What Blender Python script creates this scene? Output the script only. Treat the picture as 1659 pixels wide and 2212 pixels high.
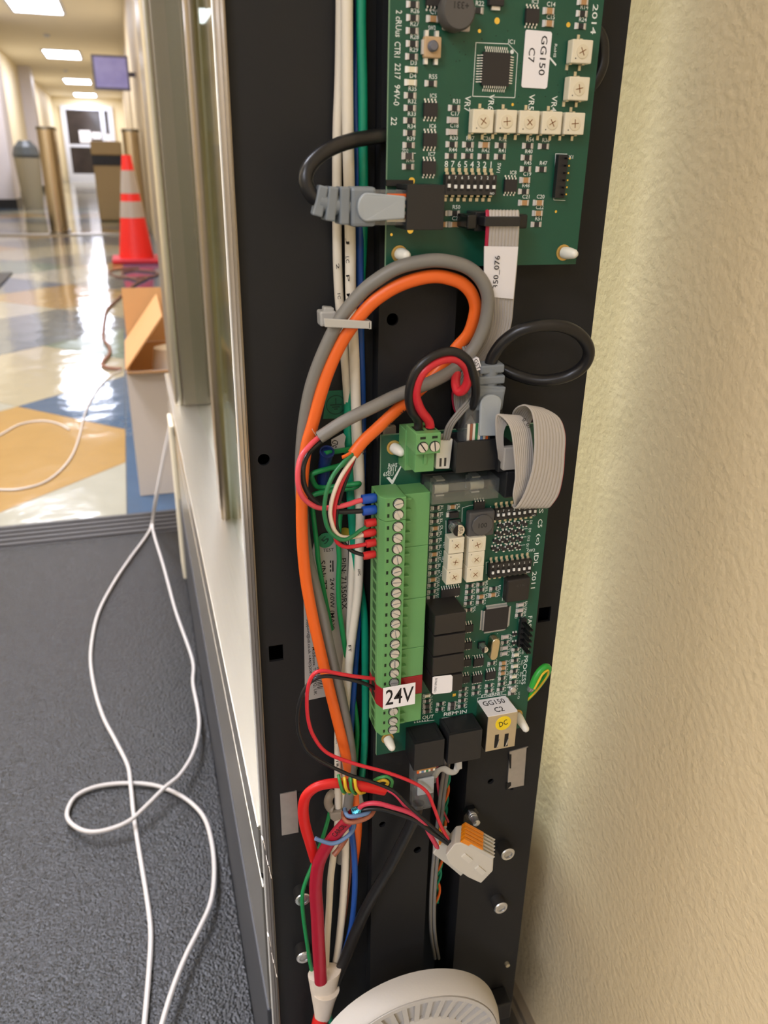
import bpy, bmesh, math, random
from mathutils import Vector, Matrix
random.seed(7)
for o in list(bpy.data.objects): bpy.data.objects.remove(o)
SC = bpy.context.scene
COL = SC.collection

# ------------------------------------------------------------------ camera
CX, CY, F = 829.5, 1106.0, 1723.40
R = Matrix(((0.95736987, -0.28842812, 0.01587925),
            (0.1013208, 0.38677321, 0.91659183),
            (-0.27051252, -0.8759085, 0.39950878)))        # camera axes <- world axes
RT = R.transposed()
CAMH = 0.66
cam_d = bpy.data.cameras.new('camera'); cam = bpy.data.objects.new('camera', cam_d); COL.objects.link(cam)
cam.matrix_world = Matrix.Translation((0, 0, CAMH)) @ RT.to_4x4()
cam_d.sensor_fit = 'HORIZONTAL'; cam_d.sensor_width = 36.0; cam_d.lens = 36.0 * F / 1659.0
cam_d.clip_start = 0.01; cam_d.clip_end = 100
cam_d.dof.use_dof = True; cam_d.dof.focus_distance = 0.36; cam_d.dof.aperture_fstop = 20.0
SC.camera = cam
# ------------------------------------------------------------------ light, world, exposure
world = bpy.data.worlds.new('world'); SC.world = world; world.use_nodes = True
world.node_tree.nodes['Background'].inputs[0].default_value = (1.0, 0.93, 0.80, 1)
world.node_tree.nodes['Background'].inputs[1].default_value = 0.06
LIGHT_COL = (0.93, 0.965, 1.13)
LIGHT_STRENGTH = 29.0
LIGHT_POS = [(-4.4, -3.8), (-1.8, -3.8), (1.0, -5.0), (-4.4, -1.7), (-1.8, -1.7), (1.0, -2.6), (-.83, 1.15), (-.83, 2.45), (-.83, 6.4), (-.83, 12.29), (-.83, 17.6), (-.83, 23.3), (-.83, 28.0)]  # leading entries are unseen lobby panels added to fill the front
SC.view_settings.view_transform = 'Standard'; SC.view_settings.look = 'None'
SC.view_settings.gamma = 1.0; SC.view_settings.use_curve_mapping = False
SC.view_settings.exposure = 0.0

# ------------------------------------------------------------------ helpers: pixel -> place
def ray(px, py): return RT @ Vector((px - CX, -(py - CY), -F))
def Q(px, py, Y):
    d = ray(px, py); s = Y / d.y
    return Vector((d.x*s, Y, CAMH + d.z*s))
def QZ(px, py, z=0.0):
    d = ray(px, py); s = (z - CAMH) / d.z
    return Vector((d.x*s, d.y*s, z))
def depth(p): return -(R @ (Vector(p) - Vector((0, 0, CAMH)))).z

# ------------------------------------------------------------------ materials
def lin(c):
    if isinstance(c, str): c = tuple(int(c[i:i+2], 16)/255 for i in (0, 2, 4))
    return tuple((v/12.92 if v <= 0.04045 else ((v+0.055)/1.055)**2.4) for v in c) + (1.0,)
MATS = {}
def mat(name, col, rough=0.5, metal=0.0, bump=0.0, bscale=300.0, var=0.0, vscale=40.0, trans=0.0, emit=None, estr=0.0,
        stretch=None, spec=0.5, ior=1.45, coat=0.0, col2=None, sss=0.0):
    m = bpy.data.materials.new(name); m.use_nodes = True; nt = m.node_tree; p = nt.nodes['Principled BSDF']
    c = lin(col)
    p.inputs['Base Color'].default_value = c; p.inputs['Roughness'].default_value = rough
    p.inputs['Metallic'].default_value = metal; p.inputs['Specular IOR Level'].default_value = spec
    p.inputs['Transmission Weight'].default_value = trans; p.inputs['IOR'].default_value = ior
    p.inputs['Coat Weight'].default_value = coat
    if sss:
        p.inputs['Subsurface Weight'].default_value = sss; p.inputs['Subsurface Radius'].default_value = (.002, .002, .002)
    if emit: p.inputs['Emission Color'].default_value = tuple(emit)+(1,); p.inputs['Emission Strength'].default_value = estr
    if bump or var:
        tc = nt.nodes.new('ShaderNodeTexCoord'); mp = nt.nodes.new('ShaderNodeMapping')
        nt.links.new(tc.outputs['Object'], mp.inputs[0])
        if stretch: mp.inputs['Scale'].default_value = stretch
    if bump:
        n = nt.nodes.new('ShaderNodeTexNoise'); n.inputs['Scale'].default_value = bscale; n.inputs['Detail'].default_value = 3
        b = nt.nodes.new('ShaderNodeBump'); b.inputs['Strength'].default_value = min(1.0, bump); b.inputs['Distance'].default_value = 0.4/bscale
        nt.links.new(mp.outputs[0], n.inputs[0]); nt.links.new(n.outputs[0], b.inputs['Height']); nt.links.new(b.outputs[0], p.inputs['Normal'])
    if var:
        n = nt.nodes.new('ShaderNodeTexNoise'); n.inputs['Scale'].default_value = vscale; n.inputs['Detail'].default_value = 4
        mx = nt.nodes.new('ShaderNodeMix'); mx.data_type = 'RGBA'
        nt.links.new(mp.outputs[0], n.inputs[0]); nt.links.new(n.outputs[0], mx.inputs['Factor'])
        d = lin(col2) if col2 else tuple(v*(1-var) for v in c[:3])+(1,)
        mx.inputs[6].default_value = tuple(min(1, v*(1+var*.6)) for v in c[:3])+(1,); mx.inputs[7].default_value = d
        nt.links.new(mx.outputs[2], p.inputs['Base Color'])
    MATS[name] = m
    return m
mat('wall_paint', 'e0cba3', .55, bump=.55, bscale=260, var=.03, vscale=6)
mat('ceiling_paint', 'f2e8d2', .8, var=.03, vscale=3)
mat('far_paint', 'e6d8b6', .5, var=.03, vscale=2)
mat('pilaster', 'd6cfd2', .4)
mat('baseboard', '8a7c68', .5, var=.1, vscale=20)
mat('black_trim', '17171a', .4)
mat('grout', '8d9290', .18)
for n, c in dict(tile_yellow='9b7c4b', tile_cream='989078', tile_white='9a9889', tile_blue='3c546d', tile_grey='636664', tile_green='5f7263', tile_slate='4d5a64').items():
    mat(n, c, .1, var=.07, vscale=14, spec=.6, bump=.05, bscale=9)
mat('strip_rubber', '3a3735', .45, bump=.4, bscale=60, stretch=(.05, 4, 1))
mat('steel', 'c9c4b8', .30, 1.0, bump=.12, bscale=500, stretch=(1, 1, .02), var=.06, vscale=200)
mat('steel_liner', 'a39a90', .4, 1.0, bump=.1, bscale=500, stretch=(1, 1, .02))
mat('screw_side', '4a4846', .45, .6)
mat('steel_ledge', 'd3cec2', .33, 1.0, bump=.10, bscale=400, stretch=(1, .03, 1))
mat('steel_dark', '8f897d', .38, 1.0, bump=.1, bscale=400, stretch=(1, 1, .02))
mat('steel_trim', '8f8475', .35, 1.0, bump=.15, bscale=700, stretch=(1, 1, .02))
mat('plinth', '393a3e', .5)
mat('black_panel', '1f1f20', .55, bump=.15, bscale=1400, var=.05, vscale=60, spec=.35)
mat('black_dark', '0a0a0b', .6)
mat('galv', 'b9b3ac', .45, .7, var=.15, vscale=300)
mat('pcb', '12503c', .38, var=.10, vscale=250, spec=.55)
mat('pcb_edge', '8fae8c', .6)
mat('silk', 'e6eae4', .55)
mat('gold', 'e8c860', .25, 1.0)
mat('solder', 'd2cdc6', .38, .3, var=.10, vscale=900)
mat('solder_bright', 'eeebe4', .32, .35)
mat('brass', 'd6cbae', .35, .6)
mat('chip', '2a2727', .55)
mat('chip_res', '26282b', .4)
mat('cap_tan', 'b3895c', .45)
mat('cap_grey', 'c4b9b3', .45)
mat('led', 'f0e6c8', .25, trans=.1)
mat('trimmer', 'e6dcc2', .45)
mat('rotor', 'e0d4b6', .5)
mat('slot_brown', '8a5a2e', .5)
mat('btn_beige', 'c6a67e', .45)
mat('btn_grey', '6c6c74', .35)
mat('black_plastic', '202022', .38)
mat('black_gloss', '141415', .25)
mat('dip_body', '2c2927', .5)
mat('white_plastic', 'eeece4', .4)
mat('nylon', 'ece8da', .35)
mat('gold_ring', 'caa75e', .35, .6)
mat('label_white', 'f3eff0', .5)
mat('label_grey', 'a9a39b', .5)
mat('ink', '1a1717', .6)
mat('ink_green', '0d3b2c', .6)
mat('green_term', '689f60', .42)
mat('green_term_dark', '2f5a2e', .5)
mat('green_slot', '15260f', .6)
mat('red_term', 'a01c24', .42)
mat('chrome', 'd4d4d4', .25, .75)
mat('relay', '2a2725', .4)
mat('inductor_grey', '55524f', .55)
mat('ferrite', '3f3d3c', .5)
mat('alu', 'dcdad5', .25, .9)
mat('crystal', 'cfc2a2', .28, 1.0)
mat('amber', 'd69a52', .2, trans=.4)
mat('boot', '8f969b', .32, trans=.25, ior=1.4)
mat('boot_tab', 'b4babc', .35, trans=.2, ior=1.4)
mat('yellow_dot', 'f2d21e', .5)
mat('sticker_green', '1c7a52', .5)
mat('sticker_dkgreen', '176046', .6)
mat('sticker_mustard', 'a99420', .6)
mat('eth_shell', 'd2c9b8', .3, 1.0, var=.08, vscale=300)
W = lambda n, c, r=.36, **k: mat('w_'+n, c, r, **k)
W('white', 'e6dcc9'); W('white2', 'dfd5c2'); W('teal', '0f8f6c'); W('green', '1f8a4c'); W('dkgreen', '2c7a4a'); W('blue', '24509c', .33)
W('navy', '1c2d5e'); W('grey', '7e7a73', .45); W('orange', 'ef6a25', .38); W('red', 'cf2a35', .3); W('crimson', 'a3182f', .36)
W('firered', 'd4231f', .4); W('black', '1d1c1d', .32); W('pink', 'cf3f55', .36); W('coral', 'e0505a', .32); W('cream', 'e8d3bd', .4)
W('steelblue', '6683ab', .4); W('brown', '9a5c44', .4); W('yellow', 'e6bb33', .36); W('lgreen', '3f8f4a', .38); W('ribbon', 'b7b0a8', .42)
W('ribbon_red', 'b01f42', .45); W('cord', 'c4bdb6', .4); W('jute', '7c5442', .6); W('ptfe', 'cfcac4', .4); W('earth', '36a53c', .36)
W('ferrule_blue', '1f4fae', .3); W('ferrule_red', 'd22a2c', .3); W('heatshrink', '1c2f66', .35)
mat('tape', 'e3d6c6', .55, bump=.3, bscale=500)
mat('tie', 'bdbab2', .4)
mat('tie_grey', '94897a', .45)
mat('foil', '4fa3c4', .15, .9, bump=.8, bscale=900)
mat('wago', 'cbc5b9', .42); mat('wago_slot', 'd3cdc1', .45)
mat('wago_orange', 'e98a16', .32)
mat('detector', 'bdb8b1', .5, bump=.12, bscale=900)
mat('detector_in', '33323a', .6)
mat('cone_orange', 'e8261f', .45)
mat('cone_white', 'a99d92', .4)
mat('cone_base', 'c22733', .5)
mat('cardboard', 'b88a58', .7, var=.06, vscale=15)
mat('box_white', 'cfc3b6', .55)
mat('bin_tan', 'b49a6c', .5); mat('bin_grey', '9a917c', .5); mat('bag', '4b4f50', .35)
mat('frame_white', 'd5d8e2', .4); mat('door_glass', '3c3430', .08, var=.6, vscale=3, col2='1b1715', spec=.7)
mat('tv_screen', '6d68a0', .2, emit=(.18, .16, .36), estr=.35, var=.5, vscale=8, col2='b9b4e0')
mat('tv_body', '6a6370', .4)
mat('light_panel', 'fffaf0', .5, emit=LIGHT_COL, estr=LIGHT_STRENGTH)
mat('rod_chrome', 'c9b9a0', .22, 1.0)

def thin(name, tint, rough=.03, base=.04, milk=0.0):          # thin clear sheet: see-through plus Fresnel reflection
    m = bpy.data.materials.new(name); m.use_nodes = True; nt = m.node_tree; nt.nodes.remove(nt.nodes['Principled BSDF'])
    out = nt.nodes['Material Output']; tr = nt.nodes.new('ShaderNodeBsdfTransparent'); tr.inputs[0].default_value = lin(tint)
    gl = nt.nodes.new('ShaderNodeBsdfGlossy'); gl.inputs['Roughness'].default_value = rough; gl.inputs[0].default_value = (.95, .95, .93, 1)
    fr = nt.nodes.new('ShaderNodeFresnel'); ge = nt.nodes.new('ShaderNodeNewGeometry'); ma = nt.nodes.new('ShaderNodeMath'); ma.operation = 'MULTIPLY_ADD'
    ma.inputs[1].default_value = 1/1.5-1.5; ma.inputs[2].default_value = 1.5                     # same index of refraction on both faces of the thin sheet
    nt.links.new(ge.outputs['Backfacing'], ma.inputs[0]); nt.links.new(ma.outputs[0], fr.inputs[0])
    mx = nt.nodes.new('ShaderNodeMixShader'); nt.links.new(fr.outputs[0], mx.inputs[0]); nt.links.new(tr.outputs[0], mx.inputs[1]); nt.links.new(gl.outputs[0], mx.inputs[2])
    last = mx
    if milk:
        df = nt.nodes.new('ShaderNodeBsdfDiffuse'); df.inputs[0].default_value = lin('d5d8d8'); m2 = nt.nodes.new('ShaderNodeMixShader'); m2.inputs[0].default_value = milk
        nt.links.new(mx.outputs[0], m2.inputs[1]); nt.links.new(df.outputs[0], m2.inputs[2]); last = m2
    nt.links.new(last.outputs[0], out.inputs[0]); MATS[name] = m
thin('glass', 'eef4ee'); thin('clear', 'eef0f0', .08, milk=.10); thin('fuse_clear', 'eceeec', .05, milk=.05)
def mat_mat_rubber():
    m = bpy.data.materials.new('rubber_mat'); m.use_nodes = True; nt = m.node_tree; p = nt.nodes['Principled BSDF']
    p.inputs['Base Color'].default_value = lin('151514'); p.inputs['Roughness'].default_value = .16; p.inputs['Specular IOR Level'].default_value = .38
    tc = nt.nodes.new('ShaderNodeTexCoord'); v = nt.nodes.new('ShaderNodeTexVoronoi'); v.inputs['Scale'].default_value = 430
    v.feature = 'SMOOTH_F1'
    n = nt.nodes.new('ShaderNodeTexNoise'); n.inputs['Scale'].default_value = 620; n.inputs['Detail'].default_value = 2
    ad = nt.nodes.new('ShaderNodeMath'); ad.operation = 'ADD'
    b = nt.nodes.new('ShaderNodeBump'); b.inputs['Strength'].default_value = 1.0; b.inputs['Distance'].default_value = .0008; b.invert = True
    nt.links.new(tc.outputs['Object'], v.inputs['Vector']); nt.links.new(tc.outputs['Object'], n.inputs['Vector'])
    nt.links.new(v.outputs['Distance'], ad.inputs[0]); nt.links.new(n.outputs[0], ad.inputs[1])
    nt.links.new(ad.outputs[0], b.inputs['Height']); nt.links.new(b.outputs[0], p.inputs['Normal'])
    MATS['rubber_mat'] = m
mat_mat_rubber()

# ------------------------------------------------------------------ helpers: meshes
class MB:
    def __init__(s): s.v = []; s.f = []; s.m = []
    def add(s, vs, fs, mi=0):
        o = len(s.v); s.v += [tuple(v) for v in vs]; s.f += [tuple(i+o for i in f) for f in fs]; s.m += [mi]*len(fs); return s
    def box(s, a, b, mi=0):
        x0, x1 = sorted((a[0], b[0])); y0, y1 = sorted((a[1], b[1])); z0, z1 = sorted((a[2], b[2]))
        return s.add([(x0, y0, z0), (x1, y0, z0), (x1, y1, z0), (x0, y1, z0), (x0, y0, z1), (x1, y0, z1), (x1, y1, z1), (x0, y1, z1)],
                     [(3, 2, 1, 0), (4, 5, 6, 7), (0, 1, 5, 4), (1, 2, 6, 5), (2, 3, 7, 6), (3, 0, 4, 7)], mi)
    def obox(s, c, u, v, w, mi=0):       # centre and three half vectors
        c, u, v, w = map(Vector, (c, u, v, w)); P = [c+a*u+b*v+d*w for d in (-1, 1) for b in (-1, 1) for a in (-1, 1)]
        return s.add(P, [(2, 3, 1, 0), (4, 5, 7, 6), (0, 1, 5, 4), (1, 3, 7, 5), (3, 2, 6, 7), (2, 0, 4, 6)], mi)
    def prism(s, poly, vec, mi=0, mi_side=None):   # 3D polygon extruded by a vector
        n = len(poly); P = [Vector(p) for p in poly]; vec = Vector(vec)
        o = len(s.v); s.v += [tuple(p) for p in P] + [tuple(p+vec) for p in P]
        s.f += [tuple(range(o, o+n)), tuple(range(o+2*n-1, o+n-1, -1))]; s.m += [mi, mi]
        for i in range(n):
            j = (i+1) % n; s.f.append((o+i, o+n+i, o+n+j, o+j)); s.m.append(mi if mi_side is None else mi_side)
        return s
    def lathe(s, prof, c=(0, 0, 0), axis=(0, -1, 0), n=24, mi=0):   # prof: (radius, along axis)
        ax = Vector(axis).normalized(); t = Vector((1, 0, 0)) if abs(ax.x) < .9 else Vector((0, 0, 1))
        u = (t - ax*t.dot(ax)).normalized(); w = ax.cross(u); c = Vector(c); o = len(s.v)
        for r, h in prof:
            for k in range(n):
                a = 2*math.pi*k/n; s.v.append(tuple(c + ax*h + (u*math.cos(a)+w*math.sin(a))*r))
        for i in range(len(prof)-1):
            for k in range(n):
                k2 = (k+1) % n; s.f.append((o+i*n+k, o+i*n+k2, o+(i+1)*n+k2, o+(i+1)*n+k)); s.m.append(mi)
        s.f.append(tuple(o+k for k in range(n-1, -1, -1))); s.f.append(tuple(o+(len(prof)-1)*n+k for k in range(n))); s.m += [mi, mi]
        return s
    def build(s, name, mats, parent=None, smooth=False, bevel=0.0, bseg=2):
        me = bpy.data.meshes.new(name); me.from_pydata(s.v, [], s.f); me.update()
        if isinstance(mats, str): mats = [mats]
        for m in mats: me.materials.append(MATS[m])
        for i, p in enumerate(me.polygons): p.material_index = s.m[i]
        bm = bmesh.new(); bm.from_mesh(me); bmesh.ops.recalc_face_normals(bm, faces=bm.faces); bm.to_mesh(me); bm.free()
        if smooth:
            for p in me.polygons: p.use_smooth = True
            try: me.set_sharp_from_angle(angle=math.radians(40))
            except Exception: pass
        o = bpy.data.objects.new(name, me); COL.objects.link(o)
        if parent is not None: o.parent = parent
        if bevel:
            b = o.modifiers.new('bevel', 'BEVEL'); b.width = bevel; b.segments = bseg; b.limit_method = 'ANGLE'
        return o
def inst(o, name, parent, loc=(0, 0, 0), rot=(0, 0, 0)):
    c = bpy.data.objects.new(name, o.data); COL.objects.link(c); c.parent = parent; c.location = loc; c.rotation_euler = rot
    for m in o.modifiers:
        if m.type == 'BEVEL':
            b = c.modifiers.new('bevel', 'BEVEL'); b.width = m.width; b.segments = m.segments; b.limit_method = 'ANGLE'
    return c
def shape(mb, mats, smooth=False):         # mesh data only, for sharing
    o = mb.build('proto', mats, None, smooth); me = o.data; bpy.data.objects.remove(o); return me
def place(me, name, parent, loc, rot=(0, 0, 0)):
    c = bpy.data.objects.new(name, me); COL.objects.link(c); c.parent = parent; c.location = loc; c.rotation_euler = rot; return c
def tag(o, label, cat, group=None, kind=None):
    o['label'] = label; o['category'] = cat
    if group: o['group'] = group
    if kind: o['kind'] = kind
    return o
def thing(name, label, cat, loc=(0, 0, 0), group=None):
    o = bpy.data.objects.new(name, None); COL.objects.link(o); o.location = loc; o.empty_display_size = .01
    tag(o, label, cat, group); return o
def struct(o): o['kind'] = 'structure'; return o
def lab(o, t): o['label'] = t; return o

def cr(pts, sub=8):                         # Catmull-Rom through points (any dimension tuples)
    P = [Vector(p) for p in pts]; out = []
    P = [P[0]*2-P[1]] + P + [P[-1]*2-P[-2]]
    for i in range(1, len(P)-2):
        p0, p1, p2, p3 = P[i-1], P[i], P[i+1], P[i+2]
        for k in range(sub):
            t = k/sub; t2 = t*t; t3 = t2*t
            out.append(.5*((2*p1)+(p2-p0)*t+(2*p0-5*p1+4*p2-p3)*t2+(3*p1-p0-3*p2+p3)*t3))
    out.append(P[-2]); return out
def tube_mb(pts, r, n=10, flat=None, sub=7, mb=None, mi=0, cap=True, taper=None):
    C = cr(pts, sub); mb = mb or MB(); o = len(mb.v); N = len(C); side = None
    for i, c in enumerate(C):
        t = (C[min(i+1, N-1)] - C[max(i-1, 0)]).normalized()
        if flat:
            s = t.cross(Vector((0, 1, 0)))
            if s.length < .05: s = side if side else Vector((1, 0, 0))
            s = s.normalized()
            if side and s.dot(side) < 0: s = -s
        else:
            if side is None:
                a = Vector((0, 1, 0)) if abs(t.y) < .9 else Vector((1, 0, 0)); s = t.cross(a).normalized()
            else: s = (side - t*side.dot(t)).normalized()
        side = s; w = t.cross(s); fa, fb = flat if flat else (1, 1)
        rr = r if taper is None else r*(taper[0]+(taper[1]-taper[0])*i/(N-1))
        for k in range(n):
            a = 2*math.pi*k/n; mb.v.append(tuple(c + s*(math.cos(a)*rr*fa) + w*(math.sin(a)*rr*fb)))
    for i in range(N-1):
        for k in range(n):
            k2 = (k+1) % n; mb.f.append((o+i*n+k, o+i*n+k2, o+(i+1)*n+k2, o+(i+1)*n+k)); mb.m.append(mi)
    if cap:
        mb.f.append(tuple(o+k for k in range(n-1, -1, -1))); mb.f.append(tuple(o+(N-1)*n+k for k in range(n))); mb.m += [mi, mi]
    return mb
def PP(path): return [Q(*p) for p in path]
def wire(name, path, r, m, parent=None, flat=None, n=10, sub=7, taper=None):
    return tube_mb(PP(path), r, n, flat, sub, taper=taper).build(name, 'w_'+m if 'w_'+m in MATS else m, parent, smooth=True)

# lettering: font outline turned into flat mesh, mapped on (centre, u, v)
_txt = {}
def glyphs(body):
    if body in _txt: return _txt[body]
    cu = bpy.data.curves.new('t', 'FONT'); cu.body = body; cu.resolution_u = 2; cu.fill_mode = 'FRONT'; cu.offset = .008
    ob = bpy.data.objects.new('t', cu); COL.objects.link(ob)
    dg = bpy.context.evaluated_depsgraph_get(); me = bpy.data.meshes.new_from_object(ob.evaluated_get(dg))
    v = [(p.co.x, p.co.y) for p in me.vertices]; f = [tuple(p.vertices) for p in me.polygons]
    bpy.data.objects.remove(ob); bpy.data.curves.remove(cu); bpy.data.meshes.remove(me)
    x0 = min(p[0] for p in v); x1 = max(p[0] for p in v); y0 = min(p[1] for p in v); y1 = max(p[1] for p in v)
    v = [((a-x0)/max(1e-6, x1-x0)-.5, (b-y0)/max(1e-6, y1-y0)-.5) for a, b in v]
    _txt[body] = (v, f, (x1-x0)/max(1e-6, y1-y0)); return _txt[body]
def text_uv(mb, body, c, u, v, mi=0):
    vs, fs, asp = glyphs(body); c, u, v = Vector(c), Vector(u), Vector(v)
    mb.add([c + u*a + v*b for a, b in vs], fs, mi); return mb
def text_px(mb, body, p0, p1, hgt, Y, mi=0):          # centre line from pixel p0 to pixel p1 on the plane Y
    a, b = Q(p0[0], p0[1], Y), Q(p1[0], p1[1], Y); u = b-a; v = Vector((-u.z, 0, u.x)).normalized()*hgt
    return text_uv(mb, body, (a+b)/2, u, v, mi)
def text_at(mb, body, X, Y, Z, hgt, rot=0, mi=0):
    asp = glyphs(body)[2]; a = math.radians(rot); u = Vector((math.cos(a), 0, math.sin(a)))*(hgt*asp); v = Vector((-math.sin(a), 0, math.cos(a)))*hgt
    return text_uv(mb, body, (X, Y, Z), u, v, mi)
def slab_px(pxs, Y, th, name, m, parent=None, bevel=0):
    P = [Q(x, y, Y) for x, y in pxs]
    return MB().prism(P, (0, th, 0)).build(name, m, parent, bevel=bevel)
def rounded(pts, rad=.15, seg=4):           # round polygon corners (fraction of edge)
    out = []; n = len(pts)
    for i in range(n):
        p, a, b = Vector(pts[i]), Vector(pts[i-1]), Vector(pts[(i+1) % n])
        ra = p+(a-p)*rad; rb = p+(b-p)*rad
        for k in range(seg+1):
            t = k/seg; out.append(ra*(1-t)**2+p*2*t*(1-t)+rb*t*t)
    return out
#==SETTING==
XW, XL, HC, YE, YS = 0.22, -1.85, 2.40, 29.0, -.9
ZB = CAMH - 0.336                          # height of the pedestal ledge
# ------------------------------------------------------------------ the setting
LX0, LX1, LY0 = -6.0, 3.4, -7.5            # added lobby behind the camera, unseen, so its panels light the front
floor = struct(MB().box((XL, YS, -.06), (XW, YE, -.004)).box((LX0, LY0, -.06), (LX1, YS, -.004)).build('floor', 'grout'))
MB().box((LX0, LY0, -.004), (LX1, -1.51, -.0005)).build('added_lobby_floor_field', 'tile_cream', floor)
struct(MB().box((XL-.1, YS, HC), (XW+.1, YE, HC+.08)).box((LX0, LY0, HC), (LX1, YS, HC+.08)).build('ceiling', 'ceiling_paint'))
struct(MB().box((XL-.12, YS, -.06), (XL, YE, HC)).build('wall_left', 'far_paint'))
struct(MB().box((XW, YS, -.06), (XW+.12, YE, HC)).build('wall_right', 'wall_paint'))
struct(MB().box((XL, YE, -.06), (XW, YE+.1, HC)).build('wall_end', 'far_paint'))
struct(MB().box((LX0, LY0-.1, -.06), (LX1, LY0, HC)).build('wall_added_lobby_back', 'far_paint'))  # unseen walls of the added lobby, bouncing fill to the front
struct(MB().box((LX0-.1, LY0, -.06), (LX0, YS, HC)).build('wall_added_lobby_left', 'far_paint'))
struct(MB().box((LX1, LY0, -.06), (LX1+.1, YS, HC)).build('wall_added_lobby_right', 'far_paint'))
struct(MB().box((LX0, YS, -.06), (XL-.12, YS+.1, HC)).build('wall_added_lobby_front_left', 'far_paint'))
struct(MB().box((XW+.12, YS, -.06), (LX1, YS+.1, HC)).build('wall_added_lobby_front_right', 'far_paint'))
struct(MB().box((XW-.009, YS, -.003), (XW, 1.40, .095)).box((XW-.006, YS, .095), (XW, 1.40, .101)).build('baseboard_right', 'baseboard'))
struct(MB().box((XL, YS, -.003), (XL+.012, YE, .10)).build('baseboard_left', 'black_trim'))
# floor tiles: 45 degree diamonds left of a blue border
def clip(poly, ax, lim, keep_less):
    out = []
    for i in range(len(poly)):
        a, b = poly[i], poly[(i+1) % len(poly)]
        ia = (a[ax] <= lim) == keep_less; ib = (b[ax] <= lim) == keep_less
        if ia: out.append(a)
        if ia != ib:
            t = (lim-a[ax])/(b[ax]-a[ax]); out.append((a[0]+(b[0]-a[0])*t, a[1]+(b[1]-a[1])*t))
    return out
Y0F, XB, HD = 1.562, -.062, .43
seqA = ['tile_yellow', 'tile_cream', 'tile_slate', 'tile_yellow', 'tile_white', 'tile_grey', 'tile_cream', 'tile_blue']
seqB = ['tile_white', 'tile_blue', 'tile_green', 'tile_cream', 'tile_grey', 'tile_yellow', 'tile_white', 'tile_slate']
for row in range(-1, 17):
    for col in range(-5, 3):
        for lat in (0, 1):
            cx = -.36 + col*2*HD + (HD if lat else 0); cy = (2.02 if not lat else 1.59) + row*2*HD
            g = .0012; d = HD-g
            poly = [(cx-d, cy), (cx, cy-d), (cx+d, cy), (cx, cy+d)]
            for ax, lim, k in ((0, XB-g, True), (0, XL+.013, False), (1, Y0F, False), (1, 14.0, True)):
                poly = clip(poly, ax, lim, k)
                if len(poly) < 3: break
            if len(poly) < 3: continue
            s = (seqB if lat else seqA)[(row+col*3) % 8]
            MB().prism([(x, y, 0) for x, y in poly], (0, 0, -.003)).build('floor_tile', s, floor)
yb = Y0F
while yb < 14:
    MB().box((XB+.001, yb+.001, -.003), (XW-.001, yb+.609, 0)).build('floor_tile', 'tile_blue', floor); yb += .61
MB().box((XL+.013, 14.002, -.003), (XW-.001, YE-.001, 0)).build('floor_field', 'tile_cream', floor)
strip = tag(bpy.data.objects.new('threshold_strip', None), 'ribbed dark grey threshold strip between black mat and tiles', 'threshold'); COL.objects.link(strip)
mb = MB().box((XL+.013, 1.458, -.003), (.033, 1.560, .003))
mb.build('strip_base', 'strip_rubber', strip)
for k in range(5):
    y = 1.464+k*.02; MB().box((XL+.013, y, .003), (.033, y+.012, .006)).build('ridge', 'strip_rubber', strip)
tag(MB().box((-1.5, -1.5, -.003), (.0335, 1.456, .004)).build('entrance_mat', 'rubber_mat', bevel=.001), 'black pebbled rubber floor mat under the white cord', 'mat')
tag(MB().box((-1.30, 4.7, .0005), (-.72, 5.6, .008)).build('floor_mat', 'black_trim'), 'small dark mat lying on the shiny tiled floor', 'mat')
tag(MB().box((XL+.013, 8.42, .0005), (XW-.012, 8.56, .010)).build('floor_track', 'steel_dark'), 'dark metal track across the floor below the posts', 'track')
# pilaster on the left wall
p = struct(MB().box((XL, 13.2, 0), (-1.50, 13.9, HC)).build('wall_left_pilaster', 'pilaster')); MB().box((XL+.012, 13.18, 0), (-1.485, 13.92, .12)).build('pilaster_base', 'black_trim', p)
p = struct(MB().box((XL, 20.0, 0), (-1.62, 20.6, HC)).build('wall_left_pilaster', 'pilaster')); MB().box((XL+.012, 19.98, 0), (-1.6, 20.62, .12)).build('pilaster_base', 'black_trim', p)
# door at the far end
dr = thing('door_1', 'far glazed door in a white frame with papers stuck on it', 'door', (0, 0, 0)); dr['kind'] = 'structure'
def px_box(x0, y0, x1, y1, Y, dep, name, m, par=None, mb=None):
    xm, ym = (x0+x1)/2, (y0+y1)/2
    return MB().box((Q(x0, ym, Y).x, Y, Q(xm, y0, Y).z), (Q(x1, ym, Y).x, Y+dep, Q(xm, y1, Y).z)).build(name, m, par)
YD = YE-.06
DX0, DX1, DZ1 = Q(141, 320, YD).x, Q(251, 320, YD).x, 2.16
MXm = Q(224, 320, YD).x
for a, b in (((DX0, 0), (DX0+.14, DZ1)), ((DX1-.14, 0), (DX1, DZ1)), ((MXm, .2), (MXm+.12, DZ1-.12)), ((DX0+.14, DZ1-.12), (DX1-.14, DZ1)), ((DX0+.14, 0), (DX1-.14, .24)), ((DX0+.14, 1.0), (MXm, 1.08))):
    MB().box((a[0], YD-.03, a[1]), (b[0], YE-.001, b[1])).build('door_frame', 'frame_white', dr)
MB().box((DX0+.14, YD+.01, .24), (DX1-.14, YD+.03, DZ1-.12)).build('door_pane', 'door_glass', dr)
for x0, y0, x1, y1 in ((172, 282, 196, 308), (199, 286, 218, 300), (226, 290, 238, 306)):
    px_box(x0, y0, x1, y1, YD-.005, .012, 'paper_notice', 'label_white', dr)
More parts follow.
